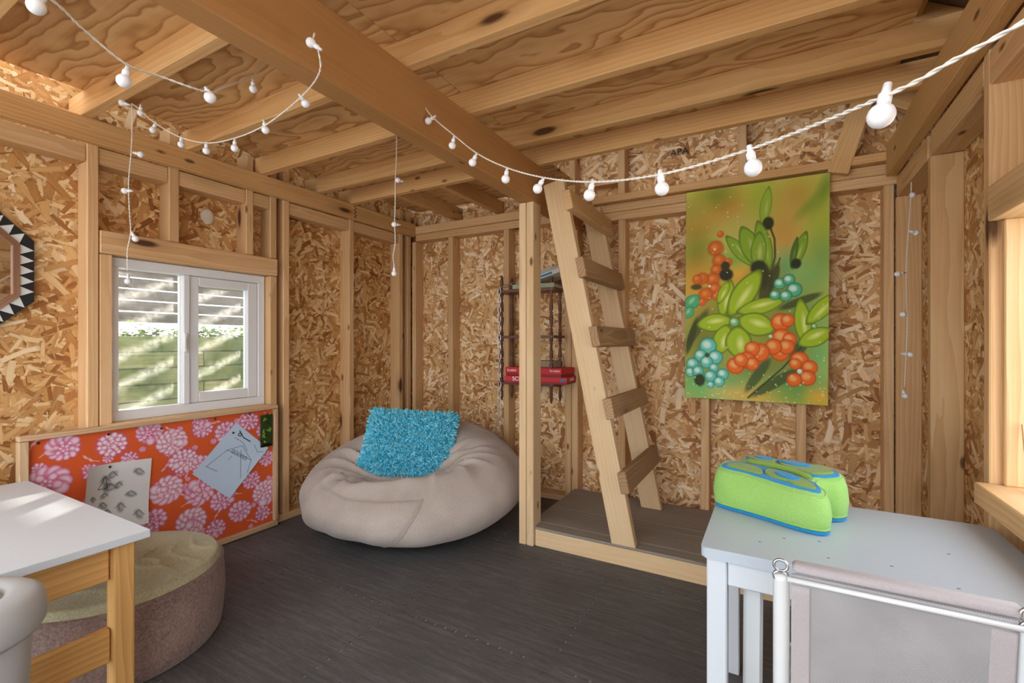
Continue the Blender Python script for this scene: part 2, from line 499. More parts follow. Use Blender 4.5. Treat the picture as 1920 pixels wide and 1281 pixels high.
def frame_m(origin, xa, ya):
    X = Vector(xa).normalized(); Y = Vector(ya); Y = (Y - X * Y.dot(X)).normalized(); Z = X.cross(Y)
    m = Matrix((X, Y, Z)).transposed().to_4x4(); m.translation = origin
    return m

def paint_grid(name, w, h, nx, ny, colors, mat, parent, m, bend=None):
    """a printed sheet: colours (ny+1, nx+1, 3) held on its vertices; local x right, z up, centred"""
    us = np.linspace(-w / 2, w / 2, nx + 1); vs = np.linspace(h / 2, -h / 2, ny + 1)
    U, V = np.meshgrid(us, vs)
    Yd = np.zeros_like(U) if bend is None else bend(U, V)
    co = np.stack([U, Yd, V], -1).reshape(-1, 3)
    idx = np.arange((nx + 1) * (ny + 1)).reshape(ny + 1, nx + 1)
    f = np.stack([idx[:-1, :-1], idx[1:, :-1], idx[1:, 1:], idx[:-1, 1:]], -1).reshape(-1, 4)
    me = bpy.data.meshes.new(name)
    me.vertices.add(len(co)); me.vertices.foreach_set('co', co.astype(np.float32).ravel())
    me.loops.add(f.size); me.loops.foreach_set('vertex_index', f.astype(np.int32).ravel())
    me.polygons.add(len(f))
    me.polygons.foreach_set('loop_start', np.arange(0, f.size, 4, dtype=np.int32))
    me.update(); me.validate()
    ca = me.color_attributes.new('Col', 'FLOAT_COLOR', 'POINT')
    c = np.ones((len(co), 4), np.float32); c[:, :3] = colors.reshape(-1, 3)
    ca.data.foreach_set('color', c.ravel())
    me.materials.append(mat)
    o = bpy.data.objects.new(name, me); link(o, parent)
    o.matrix_basis = m
    return o

def lin(c):
    c = np.asarray(c, float) / 255.0
    return np.where(c <= 0.04045, c / 12.92, ((c + 0.055) / 1.055) ** 2.4)

class Paint:
    """a small raster of linear colours, painted shape by shape"""
    def __init__(s, nx, ny, w, h, bgc):
        s.us = np.linspace(0, w, nx + 1); s.vs = np.linspace(0, h, ny + 1)
        s.c = np.zeros((ny + 1, nx + 1, 3)); s.c[:] = lin(bgc)
    def win(s, x0, x1, y0, y1):
        a, b = np.searchsorted(s.us, (x0, x1)); c, d = np.searchsorted(s.vs, (y0, y1))
        if a >= b or c >= d: return None
        U, V = np.meshgrid(s.us[a:b], s.vs[c:d])
        return (slice(c, d), slice(a, b)), U, V
    def blend(s, sl, a, col):
        s.c[sl] += (lin(col) - s.c[sl]) * np.clip(a, 0, 1)[..., None]
    def ell(s, x, y, rx, ry, ang, k):
        R_ = max(rx, ry) * k
        w = s.win(x - R_, x + R_, y - R_, y + R_)
        if w is None: return None
        sl, U, V = w
        a = math.radians(ang); dx, dy = U - x, V - y
        return sl, (dx * math.cos(a) + dy * math.sin(a)) / rx, (-dx * math.sin(a) + dy * math.cos(a)) / ry
    def blob(s, x, y, rx, ry, ang, col, soft=0.6, al=1.0):
        e = s.ell(x, y, rx, ry, ang, 1.02 + soft / 2)
        if e is None: return
        sl, p, q = e; r = np.sqrt(p * p + q * q)
        s.blend(sl, al * np.clip((1 + soft / 2 - r) / soft, 0, 1), col)
    def petal(s, x, y, rx, ry, ang, dark, mid, light, edge=0.25):
        e = s.ell(x, y, rx, ry, ang, 1.1)
        if e is None: return
        sl, p, q = e
        if ry > rx: p, q = q, -p
        taper = np.clip(1 - 0.35 * p * p, 0.2, 1)
        r = np.sqrt(p * p + (q / taper) ** 2)
        s.blend(sl, np.clip((1.06 - r) / 0.08, 0, 1), dark)
        s.blend(sl, np.clip((1.0 - edge - r) / 0.25 + 0.5, 0, 1), mid)
        r2 = np.sqrt((p - 0.1) ** 2 + ((q + 0.15) / taper * 1.6) ** 2)
        s.blend(sl, 0.85 * np.clip((0.62 - r2) / 0.5, 0, 1), light)
    def berry(s, x, y, r, dark, mid, light):
        s.blob(x, y, r, r * 1.05, 0, dark, 0.2)
        s.blob(x, y, r * 0.86, r * 0.9, 0, mid, 0.25)
        s.blob(x - r * 0.15, y - r * 0.2, r * 0.45, r * 0.4, 30, light, 0.9)
    def line(s, pts, w, col, al=1.0):
        xs = [p[0] for p in pts]; ys_ = [p[1] for p in pts]
        wn = s.win(min(xs) - w, max(xs) + w, min(ys_) - w, max(ys_) + w)
        if wn is None: return
        sl, U, V = wn
        best = np.full(U.shape, 1e9)
        for (x0, y0), (x1, y1) in zip(pts, pts[1:]):
            dx, dy = x1 - x0, y1 - y0; L = dx * dx + dy * dy + 1e-9
            t = np.clip(((U - x0) * dx + (V - y0) * dy) / L, 0, 1)
            best = np.minimum(best, np.hypot(U - x0 - t * dx, V - y0 - t * dy))
        s.blend(sl, al * np.clip((w - best) / (0.5 * w), 0, 1), col)
    def cloud(s, seed, scale, amp):
        rg = np.random.RandomState(seed); U, V = np.meshgrid(s.us, s.vs); z = np.zeros_like(U)
        for k in range(7):
            fx, fy = rg.normal(0, 1, 2) / scale; z += np.sin(U * fx + V * fy + rg.rand() * 6.28)
        s.c *= (1 + amp * z / 4)[..., None]

# ================================================================== the setting
XS, XO = -2.40, -2.49        # left wall: stud faces, strand-board face
YS, YO = 2.72, 2.81          # rear wall
RS, RO = 0.48, 0.57          # right wall
YN = -0.55                   # the open front of the playhouse
ZL, ZJ, ZP = 1.797, 1.89, 1.98   # ledger, joist and plywood undersides

def sheet_with_hole(name, mat, axis, c, t, u0, u1, v0, v1, holes):
    """strand-board sheet in the plane axis=c with rectangular holes (u0,u1,v0,v1)"""
    bm = bmesh.new()
    us = sorted({u0, u1, *[h[0] for h in holes], *[h[1] for h in holes]})
    vs = sorted({v0, v1, *[h[2] for h in holes], *[h[3] for h in holes]})
    for a, b in zip(us, us[1:]):
        for e, f in zip(vs, vs[1:]):
            mu, mv = (a + b) / 2, (e + f) / 2
            if any(h[0] < mu < h[1] and h[2] < mv < h[3] for h in holes): continue
            bm_box(bm, a, b, e, f, min(0, t), max(0, t))
    o = mesh_obj(name, bm, mat)
    # own coordinates: x along the wall, y up
    o.matrix_basis = frame_m((c, 0, 0), (0, 1, 0), (0, 0, 1)) if axis == 'x' else frame_m((0, c, 0), (1, 0, 0), (0, 0, 1))
    return tag(o, kind='structure')

# ---- floor: interlocking foam tiles over a pale base
fl = bmesh.new(); bm_box(fl, XO, RO, YN, YO, -0.05, -0.004)
floor = tag(mesh_obj('floor', fl, 'underlay'), kind='structure')
TS = 0.62
def tile_outline(x0, y0, s):
    """square with dovetail tabs along its edges; neighbours fit into one another"""
    pts = []; n = 14; g = 0.0005; dep = 0.011
    corners = [((x0, y0), (1, 0)), ((x0 + s, y0), (0, 1)), ((x0 + s, y0 + s), (-1, 0)), ((x0, y0 + s), (0, -1))]
    for ci, ((cx, cy), (dx, dy)) in enumerate(corners):
        nx, ny = -dy, dx            # inward
        g = 0.0009 if ci % 2 == 0 else 0.00005
        for k in range(n):
            a = k / n * s; b = (k + 1) / n * s; w = s / n
            inn = (k % 2 == 0)
            flat = k in (0, n - 1)
            off = g if flat else ((g + dep / 2) if inn else (g - dep / 2))
            sh = -0.12 * w if inn else 0.12 * w
            if flat: sh = 0.12 * w * (1 if not inn else -1)
            a2 = a + (sh + g if k > 0 else g); b2 = b - (sh + g if k < n - 1 else g)
            for tt in (a2, b2):
                pts.append((cx + dx * tt + nx * off, cy + dy * tt + ny * off))
    return pts
tile_me = None
for ix in range(-5, 2):
    for iy in range(-4, 3):
        x0 = -0.61 + ix * TS; y0 = 1.315 + iy * TS
        if x0 > RO or x0 + TS < XO or y0 > 2.7 or y0 + TS < YN: continue
        if tile_me is None:
            t0 = prism('floor_tile', tile_outline(0, 0, TS), -0.01, 0.0, 'floor', floor, plane='xy')
            tile_me = t0.data
        else:
            t0 = link(bpy.data.objects.new('floor_tile', tile_me), floor)
        t0.location = (x0, y0, 0)

# ---- left wall
wl = sheet_with_hole('wall_left', 'osb_l', 'x', XO, -0.012, YN, YO, 0, 2.05, [(0.88, 1.575, 0.66, 1.366)])
wl.name = 'wall_left'
Minv = wl.matrix_basis.inverted()
def wb(root, name, x0, x1, y0, y1, z0, z1, mat='stud', **k):
    o = board(name, x0, x1, y0, y1, z0, z1, mat, root, **k)
    o.matrix_basis = root.matrix_basis.inverted() @ o.matrix_basis
    return o
wb(wl, 'bottom_plate', XO, XS, YN, YO, 0, 0.038)
for y0, y1, z0, z1 in ((-0.42, -0.382, 0.038, ZP), (0.16, 0.198, 0.038, ZP), (0.797, 0.835, 0.038, ZP), (0.838, 0.880, 0.60, 1.364), (1.577, 1.617, 0.60, 1.364),
                       (1.655, 1.693, 0.038, ZP), (2.122, 2.160, 0.038, ZP), (2.582, 2.622, 0.038, ZP), (2.672, 2.710, 0.038, ZP),
                       (1.088, 1.130, 1.462, ZP), (1.445, 1.483, 1.462, ZP), (1.577, 1.615, 1.462, ZP)):
    wb(wl, 'stud', XO, XS, y0, y1, z0, z1)
wb(wl, 'window_header', XO, XS + 0.006, 0.838, 1.617, 1.366, 1.46)
wb(wl, 'rough_sill', XO, XS, 0.838, 1.617, 0.60, 0.646)
ys = [-0.382, 0.16, 0.198, 0.797, 0.835, 1.088, 1.13, 1.445, 1.483, 1.577, 1.693, 2.122, 2.16, 2.582]
for a, b in zip(ys[::2], ys[1::2]):
    wb(wl, 'top_plate', XO, XS - 0.006, a + 0.001, b - 0.001, 1.728, ZL)
wb(wl, 'ledger', XS, XS + 0.04, YN, 2.138, ZL, ZJ, 'joist')
wb(wl, 'ledger', XS, XS + 0.04, 2.142, YS, ZL, ZJ, 'joist')
for k in range(7):
    nb = bmesh.new(); bm_lathe(nb, [(0.004, 0), (0.004, 0.002), (0.0, 0.002)], 8)
    nl = mesh_obj('nail_head', nb, 'rust', wl)
    nl.matrix_basis = wl.matrix_basis.inverted() @ frame_m((XS + 0.04, 2.128 + 0.012 * (k % 2), ZL + 0.012 + 0.0115 * k), (0, 1, 0), (0, 0, 1))
# the torn patch of foam over a knot hole between the cripple studs
pb = bmesh.new()
bmesh.ops.create_icosphere(pb, subdivisions=3, radius=1.0)
for v in pb.verts:
    n = mnoise.noise(v.co * 2.5) * 0.35
    v.co = Vector((v.co.x * (0.032 + 0.012 * n), v.co.y * (0.040 + 0.02 * n), v.co.z * (0.012 + 0.008 * n)))
patch = mesh_obj('foam_plug', pb, 'foam', wl, True)
patch.matrix_basis = wl.matrix_basis.inverted() @ frame_m((XO + 0.006, 1.296, 1.632), (0, 1, 0), (0, 0.15, 1))

# ---- rear wall
wk = sheet_with_hole('wall_back', 'osb_b', 'y', YO, -0.0, XO, RO, 0, 3.1, []) if False else None
bmk = bmesh.new(); bm_box(bmk, XO, RO, 0, 3.1, -0.012, 0.0)
wk = tag(mesh_obj('wall_back', bmk, 'osb_b'), kind='structure')
wk.matrix_basis = frame_m((0, YO, 0), (1, 0, 0), (0, 0, 1))
wb(wk, 'bottom_plate', XS, RO, YS, YO, 0, 0.038)
for x0, x1, z0, z1 in ((-2.40, -2.362, .038, 1.762), (-2.06, -2.018, .038, 1.762), (-1.595, -1.554, .038, 1.762), (-1.148, -1.107, .038, 1.725), (-1.104, -1.062, .038, 1.725),
                       (-0.808, -0.765, .038, 1.725), (-0.350, -0.308, .038, 1.725), (0.094, 0.137, .038, 1.725), (0.44, 0.478, .038, 1.725),
                       (-0.81, -0.768, 1.865, 3.0), (-0.166, -0.127, 1.865, 3.0), (-1.12, -1.08, 1.865, 3.0)):
    wb(wk, 'stud', x0, x1, YS, YO, z0, z1)
wb(wk, 'top_plate', XS + 0.04, -1.03, YS - 0.01, YO, 1.815, 1.872)
wb(wk, 'top_plate', XS + 0.04, -1.03, YS - 0.004, YO, 1.762, 1.813)
wb(wk, 'top_plate', -1.028, RO, YS - 0.004, YO, 1.725, 1.774)
wb(wk, 'top_plate', -1.028, RO, YS - 0.004, YO, 1.776, 1.824)
wb(wk, 'ledge_board', -0.955, RS - 0.03, YS - 0.045, YO, 1.826, 1.866, 'joist')
wb(wk, 'upper_blocking', -0.98, -0.812, YS + 0.02, YO, 1.955, 1.985)
# printed grade stamp on the upper strand board
text_obj('grade_stamp', 'APA', 0.055, 'ink', wk, wk.matrix_basis.inverted() @ frame_m((-0.475, YO - 0.0125, 2.09), (1, 0, 0), (0, 0, 1)))

# ---- right wall with its open window
wr = sheet_with_hole('wall_right', 'osb_r', 'x', RO, 0.012, YN, YO, 0, 2.6, [(0.72, 1.640, 0.64, 1.31)])
for y0, y1, z0, z1 in ((2.690, 2.718, 0.038, 1.66), (2.16, 2.198, 0.038, 1.66), (1.644, 1.682, 0.0, 1.89), (0.65, 0.688, 0.0, 1.89), (0.10, 0.138, 0, 1.66)):
    wb(wr, 'stud', RS, RO, y0, y1, z0, z1)
wb(wr, 'bottom_plate', RS, RO, YN, 1.64, 0, 0.038)
for a, b in ((YN, 0.65), (0.69, 1.643), (1.683, 2.159), (2.199, 2.689)):
    wb(wr, 'top_plate', RS, RO, a, b, 1.66, 1.745)
wb(wr, 'ledger', RS - 0.04, RS, YN, 2.674, 1.75, ZJ, 'joist')
w2 = empty('window_2', (RO, 1.18, 0.64)); w2['kind'] = 'structure'
def cb(root, name, *a, **k):
    o = board(name, *a, root, **k)
    o.matrix_basis = Matrix.LocRotScale(root.location, root.rotation_euler, None).inverted() @ o.matrix_basis
    return o
cb(w2, 'window_header', RS - 0.004, RO + 0.02, 0.69, 1.642, 1.31, 1.40, 'stud')
cb(w2, 'window_sill', RS - 0.03, RO + 0.03, 0.69, 1.642, 0.585, 0.64, 'stud')
cb(w2, 'jamb', RS + 0.022, RO + 0.02, 1.622, 1.642, 0.64, 1.31, 'stud')
cb(w2, 'jamb', RS + 0.022, RO + 0.02, 0.69, 0.71, 0.64, 1.31, 'rail')
sl = stick('wood_sliver', (0.525, 1.560, 0.642), (0.531, 1.612, 0.80), 0.008, 0.005, 'rail', None, (1, 0, 0), 0.001)
tag(sl, 'thin wooden sliver leaning in the right-hand window opening', 'stick')

# ---- ceiling: plywood loft deck on joists over a doubled beam
bmc = bmesh.new(); bm_box(bmc, -1.18, 0.37, -0.6, 0.6, 0, 0.012)
ce = empty('ceiling', (0, 0, 0)); ce['kind'] = 'structure'
def ply(x0, x1, y0, y1):
    bm = bmesh.new(); bm_box(bm, -(x1 - x0) / 2, (x1 - x0) / 2, -(y1 - y0) / 2, (y1 - y0) / 2, 0, 0.012)
    o = mesh_obj('plywood_sheet', bm, 'ply', ce); o.location = ((x0 + x1) / 2, (y0 + y1) / 2, ZP); return o
bmc.free()
ply(XS + 0.06, -1.071, YN, 1.16); ply(XS + 0.06, -1.071, 1.162, YS)
ply(-1.069, 0.37, YN, 1.16); ply(-1.069, 0.37, 1.162, 2.13)
for y in (-0.40, 0.02, 0.395, 0.765, 1.142, 1.497, 1.848, 2.098):
    board('joist', XO + 0.012, RO - 0.01, y, y + 0.038, ZJ, ZP, 'joist', ce)
for x in (-2.03, -1.68, -1.33):
    board('short_joist', x, x + 0.038, 2.138, YO - 0.012, ZJ, ZP, 'joist', ce)
beam = board('beam', -1.108, -1.030, YN, YS - 0.012, 1.695, ZJ, 'beam', ce, bev=0.004)
# blocking seen past the loft deck
for z in (2.12, 2.35):
    board('rafter_block', 0.40, 0.44, 1.2, 2.6, z, z + 0.05, 'joist', ce)

# ---- roof over the loft's right half, on sloping rafters
rf = bmesh.new()
A = [(-0.95, 3.02), (0.70, 2.02), (0.70, 2.05), (-0.95, 3.05)]
va = [rf.verts.new((x, YN, z)) for x, z in A]; vb = [rf.verts.new((x, YO, z)) for x, z in A]
rf.faces.new(va); rf.faces.new(vb[::-1])
for i in range(4): rf.faces.new((va[i], va[(i + 1) % 4], vb[(i + 1) % 4], vb[i]))
A = [(-0.95, 3.02), (-2.62, 2.02), (-2.62, 2.05), (-0.95, 3.05)]  # left slope added unseen to dim the loft, stopped short to brighten near bays
va = [rf.verts.new((x, 0.80, z)) for x, z in A]; vb = [rf.verts.new((x, YO, z)) for x, z in A]
rf.faces.new(va); rf.faces.new(vb[::-1])
for i in range(4): rf.faces.new((va[i], va[(i + 1) % 4], vb[(i + 1) % 4], vb[i]))
roof = tag(mesh_obj('roof', rf, 'roof'), kind='structure')
for y in (0.3, 0.9, 1.5, 2.1, 2.68):
    stick('rafter', (-0.93, y, 2.955), (0.62, y, 2.016), 0.085, 0.038, 'joist', roof, (0, 1, 0))
stick('corner_brace', (0.36, 2.69, 2.14), (0.26, 2.69, 1.80), 0.085, 0.04, 'joist', roof, (0, 1, 0))

# ---- left window: white vinyl slider
WX = -2.465
w1 = empty('window_1', (WX, 1.228, 0.66)); w1['kind'] = 'structure'
def wv(name, x0, x1, y0, y1, z0, z1, mat='vinyl', bev=0.003, parent=w1):
    bm = bmesh.new(); bm_box(bm, x0 - WX, x1 - WX, y0 - 1.228, y1 - 1.228, z0 - 0.66, z1 - 0.66, bev)
    return mesh_obj(name, bm, mat, parent)
wv('frame_top', -2.50, -2.443, 0.882, 1.573, 1.322, 1.364)
wv('frame_bottom', -2.50, -2.443, 0.882, 1.573, 0.662, 0.707)
wv('frame_left', -2.50, -2.443, 0.882, 0.918, 0.707, 1.322)
wv('frame_right', -2.50, -2.443, 1.535, 1.573, 0.707, 1.322)
wv('meeting_stile', -2.495, -2.438, 1.166, 1.194, 0.708, 1.321)
sash = empty('sliding_sash', (0, 0, 0)); sash.parent = w1
for y0, y1, z0, z1 in ((1.196, 1.238, 0.709, 1.320), (1.480, 1.533, 0.709, 1.320), (1.238, 1.480, 0.709, 0.757), (1.238, 1.480, 1.278, 1.320)):
    wv('sash_rail', -2.49, -2.447, y0, y1, z0, z1, parent=sash)
wv('pane', -2.474, -2.470, 0.918, 1.166, 0.707, 1.322, 'glass', 0)
wv('pane', -2.470, -2.466, 1.238, 1.480, 0.757, 1.278, 'glass', 0)
lb = bmesh.new(); bm_box(lb, 0, 0.012, -0.008, 0.008, -0.045, 0.045, 0.003); bm_box(lb, 0.010, 0.022, -0.012, -0.002, -0.028, 0.028, 0.002)
latch = mesh_obj('latch', lb, 'vinyl', w1); latch.location = (-2.438 - WX, 1.172 - 1.228, 1.0 - 0.66)
latch['label'] = 'white plastic window latch'
cb(w1, 'window_sill', -2.442, XS + 0.026, 0.862, 1.56, 0.648, 0.664, 'stud')

# ---- ground outside
gb = bmesh.new(); bm_box(gb, -12, 14, -14, 12, -0.10, -0.06)
tag(mesh_obj('ground', gb, 'ground'), kind='structure')

# ================================================================== outside the left window
rw = empty('retaining_wall', (-3.62, 1.8, 0), label='mossy green retaining wall of stacked sleepers outside the left window', cat='wall')
for r in range(10):
    z1 = 1.042 - 0.1085 * r; z0 = z1 - 0.104
    if z1 < 0: break
    xoff = (0.37 if r % 2 else -0.25)
    for k in range(-2, 3):
        a = k * 1.25 + xoff - 0.3; b = a + 1.243
        if b < -1.6 or a > 1.7: continue
        board('sleeper', -0.06 - 0.006 * random.random(), 0.0 + 0.008 * random.random(), max(a, -1.6), min(b, 1.7), z0, z1, 'moss', rw, bev=0.006)
fe = empty('slat_fence', (-4.10, 1.9, 0), label='dark slatted garden fence above the mossy wall outside the left window', cat='fence')
for k in range(7):
    z0 = 1.150 + 0.083 * k
    board('slat', -0.01, 0.01, -1.8, 1.6, z0, z0 + 0.073, 'fence', fe, bev=0.002)
for y in (-0.75, 0.10, 1.05):
    board('fence_post', -0.06, -0.012, y, y + 0.05, 1.0, 1.72, 'fence', fe)
bk = bmesh.new(); bm_box(bk, -5.2, -3.69, 0.0, 4.0, -0.06, 1.0)
tag(mesh_obj('garden_bed', bk, 'ground'), kind='structure')
hb = bmesh.new(); rg = random.Random(3)
for k in range(2600):
    y = rg.uniform(0.3, 3.6); x = -3.95 + rg.gauss(0, 0.05); z = 1.02 + abs(rg.gauss(0, 0.045))
    s = rg.uniform(0.012, 0.026); a = rg.uniform(0, 6.28)
    d1 = Vector((math.cos(a), math.sin(a), rg.uniform(-0.4, 0.8))) * s; d2 = Vector((-math.sin(a), math.cos(a), rg.uniform(-0.4, 0.8))) * s * 0.6
    c = Vector((x, y, z))
    vs = [hb.verts.new(c - d1), hb.verts.new(c + d2), hb.verts.new(c + d1), hb.verts.new(c - d2)]
    hb.faces.new(vs)
hg = mesh_obj('ground_cover', hb, 'hedge')
tag(hg, 'low yellow green plants growing along the mossy wall top', 'plants', kind='stuff')
scn = empty('streak_screen', (-3.05, 2.30, 0), label='unseen slatted screen added outside the left window to cut sun into streaks', cat='screen')  # added out of view so its gaps throw sun streaks on pane and table
for k in range(14):
    z0 = 0.62 + 0.125 * k
    board('slat', -0.68, 0.50, -0.01, 0.01, z0, z0 + 0.082, 'fence', scn, bev=0.002)
for x in (-0.66, 0.44):
    board('screen_post', x, x + 0.05, 0.012, 0.06, -0.06, 2.4, 'fence', scn)

# ================================================================== post, platform, ladder
po = empty('support_post', (-1.07, 2.085, 0), label='doubled pale timber post holding up the ceiling beam beside the ladder', cat='post')
cb(po, 'post_ply', -1.110, -1.0715, 2.045, 2.132, 0, 1.694, 'rail')
cb(po, 'post_ply', -1.0685, -1.030, 2.045, 2.132, 0, 1.694, 'rail')

pf = empty('platform', (-0.28, 2.06, 0), label='low platform with grey plywood top and pale edge board under the ladder', cat='platform')
cb(pf, 'edge_board', -1.028, RS, 2.060, 2.098, 0, 0.082, 'rail')
cb(pf, 'edge_board', -1.060, -1.022, 2.134, YS - 0.002, 0, 0.082, 'rail')
cb(pf, 'deck_sheet', -1.028, RS, 2.056, 2.133, 0.082, 0.094, 'deck', axis='x')
cb(pf, 'deck_sheet', -1.08, RS, 2.133, YS - 0.001, 0.082, 0.094, 'deck', axis='x')

la = empty('ladder', (-0.6, 2.33, 0.094), label='rough pine ladder with flat rungs leaning from platform up to the loft', cat='ladder')
def lrail(y, top_t):
    foot = Vector((-0.587, y, 0.094)); top = Vector((-0.935, y, 1.80))
    X = (top - foot).normalized(); N = Vector((X.z, 0, -X.x))  # towards +x, up side
    hw = 0.053
    # cut level at the foot
    def pt(t, s): return foot + X * t + N * s
    L = (top - foot).length * top_t
    tl = X.z
    c0 = []
    for s in (-hw, hw):
        # find t where z = 0.094
        t = -(N.z * s) / X.z
        c0.append(pt(t, s))
    c1 = [pt(L, -hw), pt(L, hw)]
    bm = bmesh.new()
    M2 = Matrix((X, N, X.cross(N))).transposed().to_4x4(); M2.translation = (foot + top) / 2
    inv = M2.inverted()
    q = [c0[0], c0[1], c1[1], c1[0]]
    A = [bm.verts.new(inv @ Vector((p.x, y - 0.019, p.z))) for p in q]
    B = [bm.verts.new(inv @ Vector((p.x, y + 0.019, p.z))) for p in q]
    bm.faces.new(A); bm.faces.new(B[::-1])
    for i in range(4): bm.faces.new((A[i], A[(i + 1) % 4], B[(i + 1) % 4], B[i]))
    bmesh.ops.bevel(bm, geom=list(bm.edges), offset=0.002, segments=1, affect='EDGES')
    o = mesh_obj('rail', bm, 'rail', la)
    o.matrix_basis = Matrix.Translation(-la.location) @ M2
    return X, N, foot, hw
LX, LN, LF, HW = lrail(2.075, 0.985)
lrail(2.61, 0.985)
for zc, xoff in ((1.655, 0), (1.335, 0), (1.015, 0), (0.690, 0), (0.368, 0)):
    c = LF + LX * ((zc - 0.094) / LX.z) + LN * (HW + 0.019 - 0.008)
    bm = bmesh.new(); bm_box(bm, -0.318, 0.318, -0.047, 0.047, -0.0195, 0.0195, 0.003)
    o = mesh_obj('rung', bm, 'rung' if zc < 1.6 else 'stud', la)
    m = Matrix((Vector((0, 1, 0)), LX, Vector((0, 1, 0)).cross(LX))).transposed().to_4x4()
    m.translation = Vector((c.x, 2.345, c.z)) - la.location
    o.matrix_basis = m

# ================================================================== string lights
def bulb_meshes():
    bm = bmesh.new()
    prof = [(0.0, -0.0115)] + [(0.0115 * math.sin(a), -0.0115 * math.cos(a)) for a in [PI * k / 10 for k in range(1, 9)]] + [(0.0045, 0.0108), (0.0042, 0.0125)]
    bm_lathe(bm, prof, 14)
    me = bpy.data.meshes.new('bulb'); bmesh.ops.recalc_face_normals(bm, faces=bm.faces); bm.to_mesh(me); bm.free()
    me.materials.append(M['bulb'])
    for p in me.polygons: p.use_smooth = True
    bm = bmesh.new()
    bm_lathe(bm, [(0.0, 0.0115), (0.0058, 0.0115), (0.0060, 0.020), (0.0042, 0.022), (0.0034, 0.031), (0.0, 0.0312)], 10)
    m2 = bpy.data.meshes.new('bulb_socket'); bmesh.ops.recalc_face_normals(bm, faces=bm.faces); bm.to_mesh(m2); bm.free()
    m2.materials.append(M['bulb'])
    for p in m2.polygons: p.use_smooth = True
    return me, m2
BULB, SOCK = bulb_meshes()
def lights(label, paths, bulbs, twist=True):
    root = empty('string_lights', at(*paths[0][0]), label=label, cat='string lights', group='white globe string lights')
    inv = Matrix.Translation(-root.location)
    for path in paths:
        pts = catmull([at(*p) for p in path], 10)
        # resample evenly
        seg = [0.0]
        for a, b in zip(pts, pts[1:]): seg.append(seg[-1] + (b - a).length)
        L = seg[-1]; n = max(8, int(L / 0.006)); ev = []; j = 0
        for k in range(n + 1):
            s = L * k / n
            while j < len(seg) - 2 and seg[j + 1] < s: j += 1
            u = (s - seg[j]) / max(1e-9, seg[j + 1] - seg[j]); ev.append(pts[j].lerp(pts[j + 1], u))
        bm = bmesh.new()
        for ph in (0, PI):
            hp = []
            for k, p in enumerate(ev):
                d = (ev[min(k + 1, n)] - ev[max(k - 1, 0)]).normalized()
                u = d.cross(Vector((0.3, 0.2, 1))).normalized(); v = d.cross(u)
                a = 2 * PI * (L * k / n) / 0.028 + ph
                hp.append(p + (u * math.cos(a) + v * math.sin(a)) * 0.0012)
            bm_tube(bm, hp, 0.00125, 5)
        w = mesh_obj('wire', bm, 'wire', root, True); w.matrix_basis = inv
    for (bx, by, bd, ang, tilt) in bulbs:
        o = link(bpy.data.objects.new('bulb', BULB), root)
        # socket axis: 'ang' degrees clockwise from straight up as the photograph shows it
        a = math.radians(ang)
        right = Vector((CY, SY, 0)); up = Vector((0, 0, 1)); fw = Vector((-SY, CY, 0))
        ax = (right * math.sin(a) + up * math.cos(a) + fw * tilt).normalized()
        q = ax.to_track_quat('Z', 'Y')
        o.matrix_basis = inv @ Matrix.LocRotScale(at(bx, by, bd), q, None)
        s = link(bpy.data.objects.new('socket', SOCK), o)
    return root
lights('white globe string lights swooping from beam across to the top right corner',
       [[(786, 178, 1.60), (806, 214, 1.57), (853, 255, 1.50), (897, 289, 1.38), (952, 315, 1.26), (1020, 333, 1.12), (1112, 341, 0.93), (1238, 327, 0.77), (1408, 279, 0.63), (1657, 181, 0.44), (1790, 112, 0.385), (1930, 35, 0.345), (2300, -180, 0.27)]],
       [(789, 195, 1.58, 0, 0), (803, 227, 1.57, 55, 0), (848, 273, 1.50, 12, 0), (886, 305, 1.38, 25, 0), (948, 336, 1.26, 8, 0), (1008, 354, 1.12, 30, 0), (1105, 366, 0.93, 14, 0), (1241, 354, 0.77, -6, 0), (1412, 315, 0.63, -10, 0), (1652, 217, 0.44, 12, 0)])
lights('white globe string lights looping from the top left corner past the beam to the window',
       [[(-60, -110, 0.62), (95, -2, 0.70), (160, 58, 0.77), (238, 121, 0.84), (300, 143, 0.90), (388, 172, 0.98), (420, 164, 1.20), (474, 142, 1.46), (505, 112, 1.56)], [(590, 62, 1.11), (588, 74, 1.11), (597, 96, 1.12), (598, 138, 1.15), (562, 184, 1.28), (498, 234, 1.40), (440, 259, 1.50), (387, 268, 1.58), (335, 256, 1.64), (287, 228, 1.68), (258, 202, 1.70), (247, 194, 1.72)],
        [(247, 194, 1.72), (248, 230, 1.76), (246, 285, 1.78), (241, 345, 1.79), (243, 400, 1.79), (245, 435, 1.79), (239, 470, 1.79), (239, 508, 1.79)]],
       [(68, 12, 0.68, 10, 0.3), (232, 152, 0.84, 5, 0.2), (394, 183, 0.98, -30, 0.3), (475, 167, 1.42, -2, 0), (537, 124, 1.44, -45, 0), (583, 80, 1.11, 125, 0), (573, 194, 1.30, -35, 0), (498, 244, 1.41, -10, 0), (440, 278, 1.50, 0, 0), (387, 283, 1.58, 0, 0), (340, 271, 1.64, 0, 0), (287, 244, 1.68, 20, 0), (264, 212, 1.70, 0, 0), (229, 193, 1.72, 105, 0),
        (264, 290, 1.78, -75, 0), (234, 358, 1.79, 90, 0), (254, 448, 1.79, -30, 0), (240, 528, 1.79, 0, 0)])
